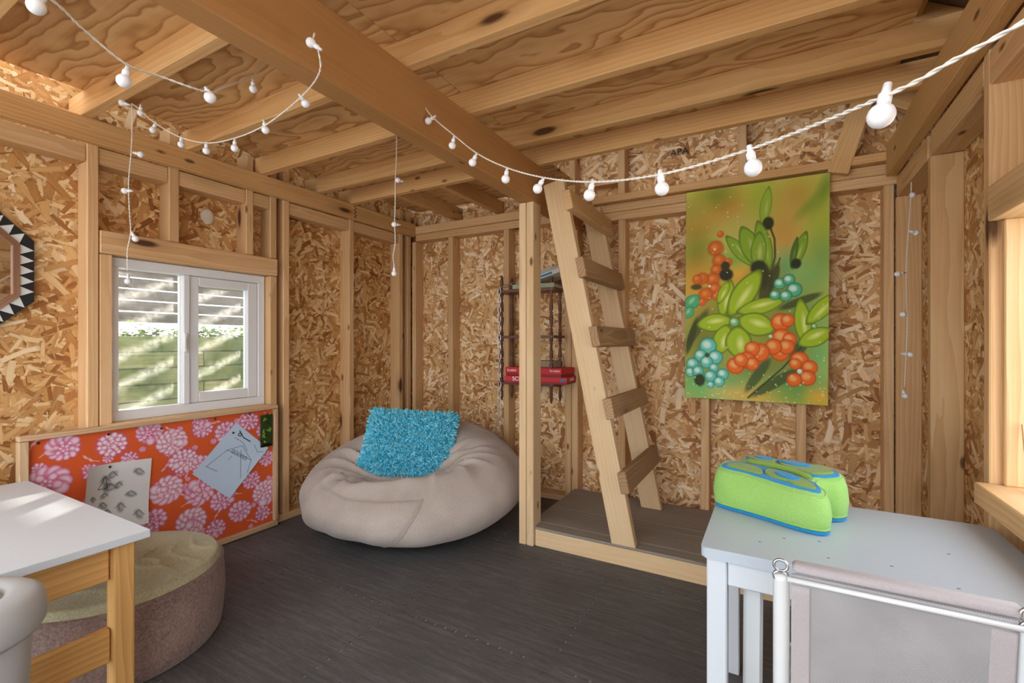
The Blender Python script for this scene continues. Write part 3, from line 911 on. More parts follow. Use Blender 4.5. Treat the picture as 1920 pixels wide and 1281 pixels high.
lights('short drop of white globe lights hanging from ceiling above the beanbag',
       [[(744, 245, 2.02), (743, 300, 2.02), (741, 340, 2.02), (741, 380, 2.02), (740, 421, 2.02), (741, 455, 2.02), (737, 480, 2.02), (739, 500, 2.02)]],
       [(758, 254, 2.02, -60, 0), (746, 338, 2.02, 90, 1), (739, 421, 2.02, 80, 1), (739, 513, 2.02, 0, 0)])
lights('short drop of white globe lights hanging by the right wall studs',
       [[(1709, 318, 1.92), (1708, 366, 1.92), (1703, 437, 1.92), (1699, 500, 1.92), (1700, 560, 1.92), (1701, 600, 1.92), (1699, 665, 1.92), (1696, 725, 1.92)]],
       [(1711, 366, 1.92, 90, 1), (1718, 437, 1.92, -75, 0), (1683, 514, 1.92, 80, 0), (1693, 590, 1.92, 80, 1), (1707, 665, 1.92, -80, 1), (1697, 743, 1.92, 0, 0.5)])

# ================================================================== pin board with its papers
pn = empty('pin_board', (XS, 1.096, 0), label='long wood framed pin board covered in orange red floral fabric under window', cat='pin board')
PX = XS + 0.001
cb(pn, 'backing', PX, PX + 0.014, 0.60, 1.59, 0.02, 0.645, 'card_b', bev=0.0)
cb(pn, 'frame_rail', PX, PX + 0.036, 0.594, 1.600, 0.640, 0.660, 'framewood')
cb(pn, 'frame_rail', PX, PX + 0.036, 0.594, 1.600, 0.004, 0.030, 'framewood')
cb(pn, 'frame_stile', PX, PX + 0.036, 0.594, 0.622, 0.031, 0.639, 'framewood')
cb(pn, 'frame_stile', PX, PX + 0.036, 1.580, 1.600, 0.031, 0.639, 'framewood')
FW, FH = 0.956, 0.607
P = Paint(480, 310, 0.956, 0.607, (222, 98, 50))
P.cloud(4, 0.08, 0.06)
rs = random.Random(11)
def bloom(x, y, r, n, pale):
    dark = (206, 92, 120); mid = (222, 142, 180); lt = (246, 222, 236)
    if pale: mid, lt = (228, 168, 198), (250, 236, 242)
    a0 = rs.random() * 6.28
    P.blob(x, y, r * 1.12, r * 1.0, 0, (214, 96, 128), 0.35, 0.75)
    for lay, (rr, pr) in enumerate(((0.80, 0.30), (0.50, 0.27), (0.18, 0.22))):
        m = n + 3 if lay == 0 else max(5, n - 3 * lay)
        for k in range(m):
            a = a0 + 6.28 * k / m + lay * 0.4
            cx, cy = x + math.cos(a) * r * rr, y + math.sin(a) * r * rr * 0.9
            pr = pr * rs.uniform(0.85, 1.2)
            P.blob(cx, cy, r * pr, r * pr * 0.92, math.degrees(a), dark, 0.3, 0.8)
            P.blob(cx, cy, r * pr * 0.86, r * pr * 0.74, math.degrees(a), mid, 0.4)
            P.blob(cx + math.cos(a) * r * pr * 0.25, cy + math.sin(a) * r * pr * 0.25, r * pr * 0.55, r * pr * 0.5, math.degrees(a), lt, 0.8, 0.85)
for k in range(60):
    x, y, r = rs.random() * 0.95, rs.random() * 0.6, rs.uniform(0.010, 0.02)
    bloom(x, y, r, 5, False)
for (x, y, r, n) in ((0.10, 0.045, 0.045, 9), (0.25, 0.06, 0.050, 10), (0.05, 0.17, 0.055, 8), (0.19, 0.16, 0.035, 6), (0.38, 0.035, 0.042, 9), (0.47, 0.09, 0.055, 11), (0.31, 0.13, 0.03, 6), (0.60, 0.05, 0.045, 9), (0.52, 0.19, 0.062, 12),
                     (0.71, 0.08, 0.048, 9), (0.60, 0.22, 0.04, 7), (0.83, 0.05, 0.045, 8), (0.91, 0.11, 0.04, 8), (0.45, 0.30, 0.055, 10), (0.59, 0.35, 0.055, 9), (0.33, 0.30, 0.045, 8), (0.69, 0.42, 0.05, 9), (0.84, 0.36, 0.042, 8), (0.91, 0.44, 0.06, 11),
                     (0.55, 0.48, 0.06, 11), (0.78, 0.50, 0.05, 9), (0.40, 0.42, 0.045, 8), (0.66, 0.55, 0.045, 8), (0.90, 0.55, 0.04, 7), (0.12, 0.31, 0.05, 9), (0.24, 0.40, 0.05, 9), (0.10, 0.48, 0.05, 9), (0.30, 0.54, 0.05, 9), (0.47, 0.57, 0.04, 8), (0.92, 0.26, 0.04, 8), (0.76, 0.22, 0.035, 7)):
    bloom(x, y, r, n, n > 9)
for k in range(46):
    x, y = rs.random() * 0.95, rs.random() * 0.6; a = rs.random() * 6.28
    pts = [(x + t * math.cos(a + t * 6) * 1.0, y + t * math.sin(a + t * 6)) for t in (0, 0.02, 0.04, 0.06)]
    P.line(pts, 0.0022, (240, 196, 190), 0.8)
    for t in (0.03, 0.05): P.blob(x + t * math.cos(a + t * 6), y + t * math.sin(a + t * 6), 0.009, 0.004, math.degrees(a) + 40, (238, 190, 205), 0.5, 0.9)
M['floral'] = vcol('printed_floral_cotton', 0.85, 0.1, 900)
XA, YA = (0, 1, 0), (-1, 0, 0)   # seen from the room: right is +y, facing +x
def on_left_wall(x, y, z, tilt=0.0):
    R = frame_m((x, y, z), (0, 1, 0), (-1, 0, 0))
    return R @ Matrix.Rotation(tilt, 4, 'Y')
o = paint_grid('fabric', FW, FH, 480, 310, P.c, M['floral'], pn, Matrix.Translation(-pn.location) @ on_left_wall(PX + 0.0150, 1.101, 0.335))
for y in (0.65, 0.86, 1.05, 1.28, 1.45, 1.55):
    tb = bmesh.new(); bm_lathe(tb, [(0.0055, 0), (0.0055, 0.002), (0.003, 0.004), (0, 0.0045)], 10)
    t_ = mesh_obj('tack', tb, 'rust', pn, True); t_.matrix_basis = Matrix.Translation(-pn.location) @ frame_m((PX + 0.0155, y, 0.622 + 0.006 * math.sin(y * 40)), (0, 1, 0), (0, 0, 1))

def sheet(name, w, h, y, z, tilt, P_, label, cat, x=PX + 0.017, bend=None, nx=120, ny=160):
    root = empty(name, (x, y, z), label=label, cat=cat)
    R = Matrix.Translation(-Vector(root.location)) @ on_left_wall(x, y, z, tilt)
    o = paint_grid('paper', w, h, nx, ny, P_.c, vcol(name + '_print', 0.8, 0.1), root, R, bend)
    return root
# blueish pencil drawing of a house, pinned askew
D = Paint(120, 160, 0.235, 0.305, (196, 216, 238))
D.cloud(2, 0.1, 0.03)
pen = (120, 140, 165)
D.line([(0.045, 0.02), (0.085, 0.035), (0.13, 0.03)], 0.0035, (40, 48, 66))
for pts in ([(0.03, 0.245), (0.06, 0.13), (0.20, 0.10)], [(0.03, 0.245), (0.09, 0.235)], [(0.06, 0.13), (0.11, 0.07), (0.20, 0.10), (0.225, 0.16)], [(0.12, 0.09), (0.215, 0.20)], [(0.05, 0.06), (0.10, 0.055), (0.15, 0.075)], [(0.16, 0.03), (0.20, 0.05), (0.225, 0.03)], [(0.10, 0.14), (0.10, 0.165)]):
    D.line(pts, 0.0022, pen)
for k in range(5):
    x = 0.085 + k * 0.019
    D.line([(x, 0.11 - k * .002), (x + 0.012, 0.11 - k * .002), (x + 0.012, 0.126 - k * .002), (x, 0.126 - k * .002), (x, 0.11 - k * .002)], 0.002, (88, 104, 130))
D.line([(0.052, 0.03), (0.066, 0.026), (0.068, 0.04), (0.054, 0.042), (0.052, 0.03)], 0.003, (30, 34, 44))
pa = sheet('pencil_drawing', 0.232, 0.295, 1.362, 0.408, math.radians(44), D, 'pale blue pencil drawing of a house pinned askew on floral board', 'drawing', bend=lambda U, V: 0.010 * np.clip((U + 0.05) / 0.17, 0, 1) ** 2 * -1.0)
tb = bmesh.new(); bm_lathe(tb, [(0.0055, 0), (0.0055, 0.002), (0.0, 0.0045)], 10)
t_ = mesh_obj('pin', tb, 'rust', pa, True); t_.matrix_basis = Matrix.Translation(-Vector(pa.location)) @ frame_m((PX + 0.0185, 1.365, 0.545), (0, 1, 0), (0, 0, 1))
# white sketch sheet with grey pencil shapes, curling
D = Paint(120, 160, 0.24, 0.28, (226, 226, 226))
for k in range(15):
    x, y = rs.uniform(0.03, 0.21), rs.uniform(0.02, 0.25); a = rs.uniform(0, 180); r = rs.uniform(0.012, 0.022)
    D.blob(x, y, r, r * 0.6, a, (96, 96, 98), 0.8, 0.75); D.blob(x + 0.004, y - 0.002, r * 0.6, r * 0.33, a, (190, 190, 192), 0.8, 0.9)
    D.line([(x - r, y), (x, y - r * 0.8), (x + r, y + r * 0.3)], 0.0018, (70, 70, 74), 0.8)
D.line([(0.05, 0.10), (0.075, 0.05), (0.085, 0.10), (0.05, 0.10)], 0.002, (60, 60, 64))
pa = sheet('sketch_sheet', 0.235, 0.275, 0.885, 0.365, math.radians(4), D, 'white sheet with grey pencil sketches pinned above the round pouf', 'drawing', x=PX + 0.020, bend=lambda U, V: -0.05 * np.clip((-U + 0.0) / 0.12, 0, 1) ** 2 - 0.02 * np.clip(-V / 0.14, 0, 1) ** 2)
tb = bmesh.new(); bm_lathe(tb, [(0.0055, 0), (0.0055, 0.002), (0.0, 0.0045)], 10)
t_ = mesh_obj('pin', tb, 'rust', pa, True); t_.matrix_basis = Matrix.Translation(-Vector(pa.location)) @ frame_m((PX + 0.0225, 0.862, 0.490), (0, 1, 0), (0, 0, 1))
# small green leaf card
D = Paint(40, 100, 0.07, 0.175, (52, 66, 30)); D.cloud(8, 0.012, 0.25)
for k in range(9):
    D.petal(rs.uniform(0.012, 0.058), rs.uniform(0.015, 0.155), rs.uniform(0.012, 0.022), 0.007, rs.uniform(20, 160), (40, 70, 20), (112, 150, 60), (176, 196, 120))
D.blob(0.035, 0.168, 0.03, 0.012, 0, (20, 22, 20), 0.4)
sheet('leaf_card', 0.068, 0.172, 1.538, 0.528, 0.0, D, 'narrow dark green leaf photo card at pin board right edge', 'card', x=PX + 0.026, nx=40, ny=100)

# ================================================================== octagonal mirror
mr = empty('octagon_mirror', (XO + 0.001, 0.385, 1.272), label='octagonal mirror with black and white triangle border at left edge', cat='mirror')
mr.scale = (1.0, 1.15, 1.15)
def octa(ap, ph=PI / 8): return [(ap / math.cos(PI / 8) * math.cos(ph + k * PI / 4), ap / math.cos(PI / 8) * math.sin(ph + k * PI / 4)) for k in range(8)]
def ring(name, a0, a1, x0, x1, mat):
    bm = bmesh.new(); I, O = octa(a0), octa(a1)
    v = {}
    for nm, L in (('i', I), ('o', O)):
        for x in (x0, x1):
            for k, (y, z) in enumerate(L): v[nm, x, k] = bm.verts.new((x, y, z))
    for k in range(8):
        j = (k + 1) % 8
        bm.faces.new((v['i', x1, k], v['i', x1, j], v['o', x1, j], v['o', x1, k]))
        bm.faces.new((v['i', x0, k], v['i', x0, j], v['o', x0, j], v['o', x0, k]))
        bm.faces.new((v['i', x0, k], v['i', x0, j], v['i', x1, j], v['i', x1, k]))
        bm.faces.new((v['o', x0, k], v['o', x0, j], v['o', x1, j], v['o', x1, k]))
    return mesh_obj(name, bm, mat, mr)
ring('border', 0.205, 0.2415, 0.0, 0.020, 'black')
ring('moulding', 0.197, 0.206, 0.0, 0.028, 'copper')
ring('inner_moulding', 0.191, 0.1975, 0.0, 0.023, 'copper')
prism('glass', octa(0.192), 0.004, 0.010, 'mirror', mr, plane='yz')
tri_me = None
for k in range(8):
    a = k * PI / 4; n = 5; half = 0.2065 * math.tan(PI / 8)
    for j in range(n):
        s = -half + (j + 0.5) * 2 * half / n; w = half / n
        if tri_me is None:
            T = prism('triangle', [(-w * 0.96, 0.2066), (w * 0.96, 0.2066), (0.0, 0.2405)], 0.0203, 0.0218, 'cream', mr, plane='yz'); tri_me = T.data
        else: T = link(bpy.data.objects.new('triangle', tri_me), mr)
        # outline is (tangent, radius): turn it to the side's direction
        T.matrix_basis = Matrix.Rotation(a - PI / 2, 4, 'X') @ Matrix.Translation((0, s, 0))

# ================================================================== left table
lt = empty('white_topped_table', (-1.9, 0.35, 0), label='table with white laminate top and honey wood legs by the left wall', cat='table')
bm = bmesh.new(); bm_box(bm, -2.362, -1.458, 0.06, 0.617, 0.479, 0.500, 0.0015)
o = mesh_obj('table_top', bm, 'whitepaint', lt); o.location = -lt.location
for x in (-1.522, -2.345):
    for y in (0.545, 0.105):
        cb(lt, 'leg', x, x + 0.045, y, y + 0.045, 0, 0.478, 'tablewood')
cb(lt, 'apron', -1.519, -1.497, 0.152, 0.543, 0.385, 0.478, 'tablewood')
cb(lt, 'apron', -2.335, -2.313, 0.152, 0.543, 0.385, 0.478, 'tablewood')
cb(lt, 'apron', -2.298, -1.524, 0.556, 0.578, 0.385, 0.478, 'tablewood')
cb(lt, 'stretcher', -1.516, -1.492, 0.152, 0.543, 0.175, 0.262, 'tablewood')
cb(lt, 'stretcher', -2.335, -2.313, 0.152, 0.543, 0.175, 0.262, 'tablewood')
sb = bmesh.new(); bm_lathe(sb, [(0.006, 0), (0.006, 0.0015), (0.003, 0.002), (0, 0.001)], 12)
o = mesh_obj('screw', sb, 'screw', lt); o.matrix_basis = Matrix.Translation(-lt.location) @ frame_m((-1.497, 0.335, 0.432), (0, 1, 0), (0, 0, 1))

# ================================================================== pouf
pc = Vector((-1.935, 0.80, 0))
pc = Vector((-1.90, 0.71, 0))
pu = empty('round_pouf', pc, label='round brown pouf with wrinkled sage top half under the white table', cat='pouf')
R0, H0 = 0.300, 0.262
bm = bmesh.new()
bm_lathe(bm, [(0, 0), (R0 * 0.95, 0.0), (R0 * 0.985, 0.012), (R0, 0.05), (R0 * 1.012, 0.13), (R0 * 1.0, 0.20), (R0 * 0.99, H0 - 0.03), (R0 * 0.985, H0 - 0.022)], 64)
for v in bm.verts:
    if v.co.z > 0.01: v.co += v.co.normalized() * 0.006 * mnoise.noise(v.co * 6)
mesh_obj('side', bm, 'poufside', pu, True)
bm = bmesh.new()
rings = []
NS, NR = 160, 60
top_c = bm.verts.new((0, 0, H0 + 0.012))
for i in range(1, NR + 1):
    t = i / NR; rr = []
    for k in range(NS):
        a = 2 * PI * k / NS
        r = R0 * (t if t < 0.93 else 0.93 + (t - 0.93) * 0.75)
        x, y = r * math.cos(a), r * math.sin(a)
        n_ = mnoise.noise(Vector((x * 6, y * 6, 0)))
        w1_ = (1 - abs(math.sin((x * 0.35 + y * 0.94) * 36 + 3.2 * n_))) ** 3
        w2_ = (1 - abs(math.sin((x * 0.8 - y * 0.6) * 30 + 3.2 * n_ + 1))) ** 3
        wr_ = w1_ * max(0, 0.25 + mnoise.noise(Vector((x * 4 + 3, y * 4, 1)))) + w2_ * max(0, mnoise.noise(Vector((x * 5, y * 5 + 7, 3))))
        z = H0 + 0.012 * (1 - t * t) + 0.020 * wr_ * (1 - t ** 8)
        if t > 0.93: z -= ((t - 0.93) / 0.07) ** 1.6 * 0.04
        rr.append(bm.verts.new((x, y, z)))
    rings.append(rr)
for k in range(NS): bm.faces.new((top_c, rings[0][k], rings[0][(k + 1) % NS]))
for A_, B_ in zip(rings, rings[1:]):
    for k in range(NS): bm.faces.new((A_[k], A_[(k + 1) % NS], B_[(k + 1) % NS], B_[k]))
mesh_obj('cover', bm, 'pouftop', pu, True)
bm = bmesh.new(); bm_tube(bm, [(R0 * 0.992 * math.cos(a), R0 * 0.992 * math.sin(a), H0 - 0.030 + 0.003 * math.sin(a * 7)) for a in [2 * PI * k / 72 for k in range(72)]], 0.004, 6, closed=True)
mesh_obj('piping', bm, 'poufside', pu, True)

# ================================================================== grey bin at the lower left
bc = at(-112, 1160, 0.84); bc = Vector((bc.x, bc.y, 0))
bn = empty('plastic_bin', bc, label='grey plastic bin with domed ringed lid at lower left corner', cat='bin')
HB = 0.505
bm = bmesh.new()
bm_lathe(bm, [(0, 0.0), (0.095, 0.0), (0.10, 0.006), (0.118, HB - 0.045), (0.116, HB - 0.04)], 48)
for v in bm.verts:
    a = math.atan2(v.co.y, v.co.x)
    k = 1 + 0.010 * math.cos(8 * a); v.co.x *= k; v.co.y *= k
mesh_obj('tub', bm, 'bin', bn, True)
bm = bmesh.new()
bm_lathe(bm, [(0.119, HB - 0.052), (0.130, HB - 0.054), (0.136, HB - 0.044), (0.137, HB - 0.014), (0.132, HB + 0.006), (0.118, HB + 0.016), (0.092, HB + 0.020), (0.080, HB + 0.016), (0.076, HB + 0.008), (0.072, HB + 0.014), (0.064, HB + 0.024), (0.04, HB + 0.030), (0, HB + 0.032)], 64)
mesh_obj('lid', bm, 'bin', bn, True)

# ================================================================== floral painting
pt = empty('painting', (-0.098, YS - 0.034, 1.257), label='unframed floral painting in greens, orange and turquoise on the rear wall', cat='painting')
PW, PH = 0.652, 1.116
tiltp = math.radians(0.4)
Rp = frame_m((0, 0, 0), (1, 0, 0), (0, 1, 0)) @ Matrix.Rotation(tiltp, 4, 'Y')
bm = bmesh.new(); bm_box(bm, -PW / 2, PW / 2, 0.0, 0.026, -PH / 2, PH / 2, 0.003)
o = mesh_obj('canvas', bm, 'canvas', pt); o.matrix_basis = Rp
P = Paint(300, 510, 100, 171, (168, 178, 84))
def zc(x, y):
    u = (x - 22) / 755; tp = 110 - 95 * u; bt = 1195 + 45 * u
    return 100 * u, 171 * (y - tp) / (bt - tp)
def B(x, y, rx, ry, ang, col, soft=0.9, al=1.0):
    a, b = zc(x, y); P.blob(a, b, rx * .1325, ry * .152, ang, col, soft, al)
def PT(x, y, rx, ry, ang, d, m, l, e=0.08):
    a, b = zc(x, y); P.petal(a, b, rx * .165, ry * .166, ang, d, m, l, e)
def BR(x, y, r, d, m, l):
    a, b = zc(x, y); P.berry(a, b, r * .14, d, m, l)
def LN_(pts, w, col, al=1.0): P.line([zc(*p) for p in pts], w * .14, col, al)
for q in ((80, 300, 120, 100, 0, (164, 134, 58)), (270, 190, 130, 90, 20, (172, 128, 52)), (200, 120, 90, 60, 0, (110, 130, 42)), (90, 460, 90, 110, 0, (104, 120, 40)), (440, 130, 70, 120, 0, (142, 168, 56)), (620, 120, 90, 80, 0, (168, 144, 66)), (560, 330, 90, 140, 0, (180, 140, 74)),
          (330, 320, 110, 90, 0, (170, 170, 96)), (745, 120, 30, 90, 20, (80, 122, 44)), (690, 180, 26, 70, 45, (110, 136, 50)), (740, 330, 60, 150, 0, (150, 172, 60)), (60, 200, 70, 60, 0, (152, 148, 66)), (300, 470, 70, 60, 0, (118, 160, 70)), (330, 560, 90, 50, 0, (206, 154, 52)), (110, 620, 110, 130, 0, (200, 140, 50)),
          (580, 500, 70, 70, 0, (88, 160, 110)), (690, 560, 90, 70, 0, (112, 168, 104)), (740, 450, 60, 80, 0, (110, 156, 84)), (250, 640, 80, 60, 0, (150, 160, 60)), (640, 740, 120, 110, 0, (86, 140, 78)), (100, 1120, 130, 90, 0, (86, 170, 104)), (250, 1130, 140, 80, 0, (110, 178, 118)), (330, 1180, 120, 40, 0, (190, 168, 96)), (520, 1190, 160, 50, 0, (186, 160, 72)),
          (660, 1190, 120, 60, 0, (112, 164, 66)), (730, 960, 70, 150, 0, (104, 176, 110)), (600, 1130, 120, 60, 0, (84, 140, 78)), (740, 1200, 60, 40, 0, (206, 166, 60)), (470, 620, 90, 100, 0, (84, 92, 34)), (430, 1040, 180, 70, -10, (96, 120, 60)), (150, 880, 120, 160, 20, (86, 100, 40)), (560, 900, 120, 120, 0, (92, 104, 40)), (330, 800, 220, 150, 0, (118, 130, 44))):
    B(*q[:5], q[5], 1.5, 0.85)
P.c = np.clip(P.c * np.array([1.40, 1.28, 1.10]), 0, 1)
# long dark leaves
for x, y, rx, ry, a, c in ((90, 830, 130, 26, -62, (84, 92, 40)), (60, 870, 120, 18, -75, (66, 74, 30)), (640, 690, 110, 20, -22, (70, 78, 34)), (430, 1080, 120, 24, -58, (70, 92, 44)), (520, 1120, 150, 26, -35, (66, 88, 40)), (640, 940, 80, 26, -60, (70, 84, 36)), (470, 610, 34, 110, 8, (70, 70, 26)), (510, 560, 24, 70, 14, (66, 68, 28))):
    B(x, y, rx, ry, a, c, 0.35, 0.9)
LN_([(480, 270), (512, 360), (515, 450), (500, 520)], 7, (84, 84, 36)); LN_([(540, 460), (510, 560)], 5, (70, 78, 30)); LN_([(380, 1200), (560, 1040), (650, 930)], 6, (58, 76, 34))
# buds
PT(465, 185, 24, 92, 8, (90, 124, 36), (156, 186, 60), (188, 206, 100)); B(478, 275, 30, 34, 0, (56, 56, 24), 0.3)
for x, y, rx, ry, a in ((330, 420, 30, 100, -38), (390, 400, 44, 110, -22), (455, 390, 34, 120, -12), (430, 420, 34, 90, 2)):
    PT(x, y, rx, ry, a, (74, 104, 26), (140, 176, 46), (196, 208, 120))
B(430, 510, 44, 40, 0, (52, 54, 24), 0.35); B(465, 560, 20, 60, 5, (62, 64, 26), 0.4)
PT(635, 420, 26, 88, 18, (60, 88, 28), (130, 170, 44), (184, 204, 90)); PT(610, 430, 14, 70, 10, (54, 74, 26), (84, 116, 34), (120, 150, 60)); B(620, 490, 26, 26, 0, (44, 50, 24), 0.35)
# orange blossom sprays
ORD, OR, ORL = (176, 76, 20), (222, 112, 30), (246, 160, 78)
for x, y, r in ((222, 330, 20), (195, 405, 46), (215, 470, 40), (265, 480, 26), (200, 520, 34), (180, 570, 40), (120, 565, 36), (90, 570, 30), (190, 620, 38), (140, 650, 42), (200, 660, 26), (120, 690, 24)):
    B(x, y, r, r * 0.92, 0, ORD, 0.35, 0.85); B(x, y, r * 0.82, r * 0.76, 0, OR, 0.5, 0.9); B(x - 6, y - 6, r * 0.35, r * 0.3, 0, ORL, 1.0, 0.6)
BR(190, 410, 10, (150, 70, 20), (240, 190, 130), (255, 240, 220)); BR(162, 606, 9, (150, 70, 20), (240, 220, 190), (255, 250, 240))
B(255, 545, 40, 34, 20, (52, 46, 22), 0.35); B(250, 500, 26, 26, 0, (66, 56, 26), 0.4); B(85, 610, 34, 16, 0, (88, 78, 30), 0.5)
# large lime flower
LD, LM, LL = (58, 80, 12), (164, 196, 30), (230, 238, 140)
PT(60, 690, 44, 34, -50, (46, 120, 84), (84, 182, 130), (170, 226, 180)); PT(40, 745, 34, 26, -60, (46, 120, 84), (84, 182, 130), (170, 226, 180))
for x, y, rx, ry, a in ((255, 670, 36, 92, 12), (240, 640, 22, 60, 24), (355, 645, 52, 128, 32), (440, 715, 104, 36, -14), (190, 800, 82, 44, -8), (420, 810, 84, 54, 20), (240, 890, 46, 74, 14), (325, 905, 58, 78, -4)):
    PT(x, y, rx, ry, a, LD, LM, LL)
BR(302, 798, 27, (60, 90, 20), (120, 196, 120), (210, 240, 216))
PT(655, 800, 34, 108, -6, LD, LM, LL); PT(745, 730, 34, 90, 40, LD, LM, LL); PT(715, 880, 74, 40, -28, LD, LM, LL)
BR(710, 822, 14, (60, 100, 50), (120, 190, 110), (200, 235, 200))
# turquoise berries
TD, TM, TL = (36, 112, 84), (86, 186, 146), (214, 246, 228)
for x, y, r in ((540, 595, 31), (585, 575, 30), (612, 628, 38), (516, 655, 27), (570, 660, 30)): BR(x, y, r, TD, TM, TL)
TD, TM, TL = (40, 124, 116), (104, 204, 186), (214, 246, 236)
for x, y, r in ((155, 925, 48), (112, 975, 36), (198, 985, 40), (148, 1010, 36), (65, 1020, 36), (52, 1062, 28), (98, 1058, 32), (190, 1040, 26), (170, 1085, 34), (240, 1075, 32), (220, 1115, 30), (172, 1130, 20)): BR(x, y, r, TD, TM, TL)
B(108, 1105, 32, 34, 0, (52, 66, 34), 0.4); B(150, 972, 14, 12, 0, (70, 80, 30), 0.5)
# orange flowers below
OD2, OM2, OL2 = (190, 70, 14), (236, 110, 24), (252, 176, 104)
for x, y, r in ((545, 800, 48), (580, 790, 34), (550, 880, 46), (590, 890, 34), (545, 960, 46), (575, 930, 40), (510, 930, 42), (440, 960, 50), (400, 940, 40), (370, 1000, 46), (310, 1030, 46), (400, 1020, 36), (340, 1000, 38), (640, 1000, 44), (690, 1040, 38), (680, 1095, 40), (615, 1105, 36), (620, 1020, 30)):
    BR(x, y, r, OD2, OM2, OL2)
BR(642, 1060, 14, (150, 90, 40), (220, 220, 200), (250, 250, 250)); BR(495, 875, 12, (90, 110, 50), (170, 200, 140), (230, 240, 220))
rp = random.Random(5)
for k in range(150):
    x = rp.uniform(30, 770); y = 1240 - abs(rp.gauss(0, 90)) if k < 90 else rp.uniform(120, 1200)
    a, b = zc(x, y); P.blob(a, b, rp.uniform(0.25, 0.7), rp.uniform(0.2, 0.5), rp.uniform(0, 180), (236, 236, 210), 0.6, 0.9)
P.c = np.clip(P.c * np.array([1.15, 1.12, 1.05]), 0, 1)
paint_grid('painted_face', PW - 0.004, PH - 0.004, 300, 510, P.c, vcol('oil_paint', 0.55, 0.25, 700), pt, Matrix.Translation((0, -0.0006, 0)) @ Rp)

# ================================================================== bean bag and shaggy pillow
bb = empty('bean_bag', (-1.765, 2.045, 0), label='large taupe suede bean bag slumped in the corner', cat='bean bag')
FWD = Vector((-SY, CY, 0)); RGT = Vector((CY, SY, 0))   # depth and width as seen from the door
NU, NV = 300, 150
def bag_pt(u, v):
    """u around, v from bottom (0) to top (1); x to the right, y to the back of the seat"""
    a = 2 * PI * u; e = (v - 0.5) * PI
    ca, sa = math.cos(a), math.sin(a)
    ce = abs(math.cos(e)) ** 0.72; se = math.sin(e)
    R = 0.600
    x = R * 1.0 * ca * ce; y = R * 0.95 * sa * ce
    back = max(-1, min(1, y / 0.52)); rt_ = max(-1, min(1, x / 0.5))
    hh = 0.455 + 0.12 * back + 0.035 * rt_ * (0.5 + 0.5 * back)
    z = hh * (0.5 + 0.5 * math.copysign(abs(se) ** 0.88, se))
    lo = max(0.0, 1 - z / 0.28)
    x *= 1 + 0.02 * lo; y *= 1 + 0.02 * lo
    dx, dy = (x + 0.05), (y + 0.13)
    up_ = min(1, max(0, se) * 1.6)
    r = math.hypot(dx / 0.31, dy / 0.215); th = math.atan2(dy / 0.215, dx / 0.31)
    z -= 0.165 * math.exp(-r ** 3.0) * up_
    # folds gathered round the hollow: strong on both flanks, a lip in front
    flank = abs(math.cos(th)) ** 1.5
    env = math.exp(-((r - 0.95) / 0.42) ** 2) * up_
    ph = th * 17 + 5.0 * mnoise.noise(Vector((dx * 4, dy * 4, 2)))
    ridge = (1 - abs(math.sin(ph * 0.5))) ** 1.6 - 0.35
    z += 0.055 * env * (0.35 + 0.65 * flank) * ridge * (0.7 + 0.9 * mnoise.noise(Vector((th * 2.1, r, 5))))
    front = max(0, -math.sin(th))
    z += 0.034 * math.exp(-((r - 1.25) / 0.2) ** 2) * front * up_
    z -= 0.022 * math.exp(-((r - 1.0 - 0.08 * math.sin(th * 5)) / 0.05) ** 2) * front * up_
    # long crease sweeping out over the right flank
    q = y + 0.20 - 0.55 * (x - 0.05)
    z -= 0.020 * math.exp(-(q / 0.022) ** 2) * math.exp(-((x - 0.22) / 0.15) ** 2) * up_
    z += 0.014 * math.exp(-((q - 0.05) / 0.03) ** 2) * math.exp(-((x - 0.22) / 0.17) ** 2) * up_
    nz = mnoise.noise(Vector((x * 2.4, y * 2.4, z * 2.4 + 4))); n2 = mnoise.noise(Vector((x * 7, y * 7, z * 7 + 9)))
    kk = min(1, max(0, z / 0.1))
    z += (0.018 * nz + 0.009 * n2) * kk; x += 0.016 * nz + 0.007 * n2; y += 0.016 * nz + 0.007 * n2
    # overlapping front flap that ends at the slanting seam
    if 0.58 < u < 0.80 and 0.14 < v < 0.72:
        us = 0.79 - 0.09 * (0.70 - v) / 0.56 + 0.012 * math.sin((0.70 - v) / 0.56 * PI)
        w_ = max(0.0, min(1.0, (us - u) / 0.004)) * max(0.0, min(1.0, (u - 0.58) / 0.08)) * max(0.0, min(1.0, (v - 0.14) / 0.05)) * max(0.0, min(1.0, (0.70 - v) / 0.015))
        k = 1 + 0.016 * w_; x *= k; y *= k; z += 0.005 * w_
    return Vector((x, y, max(z, 0.0)))
bv = []; bf = []
for j in range(NV + 1):
    for i in range(NU):
        p = bag_pt(i / NU, j / NV); bv.append(RGT * p.x + FWD * p.y + Vector((0, 0, p.z)))
for j in range(NV):
    for i in range(NU):
        i2 = (i + 1) % NU
        bf.append((j * NU + i, j * NU + i2, (j + 1) * NU + i2, (j + 1) * NU + i))
raw_obj('cover', bv, bf, 'suede', bb, True)
def bag_seam(path):
    pts = []
    for u, v in path:
        p = bag_pt(u, v); pts.append(RGT * p.x + FWD * p.y + Vector((0, 0, p.z)))
    bm = bmesh.new(); bm_tube(bm, catmull(pts, 6), 0.0028, 6); return mesh_obj('seam', bm, 'seam', bb, True)
bag_seam([(0.79 - 0.09 * t + 0.012 * math.sin(t * PI), 0.70 - 0.56 * t) for t in [k / 16 for k in range(17)]])
bag_seam([(0.06 + 0.12 * t, 0.62 + 0.22 * math.sin(t * 2.4)) for t in [k / 12 for k in range(13)]])

pl = empty('shaggy_pillow', (0, 0, 0), label='bright turquoise shaggy pillow propped on the bean bag', cat='pillow')
pcen = at(768, 831, 2.68)
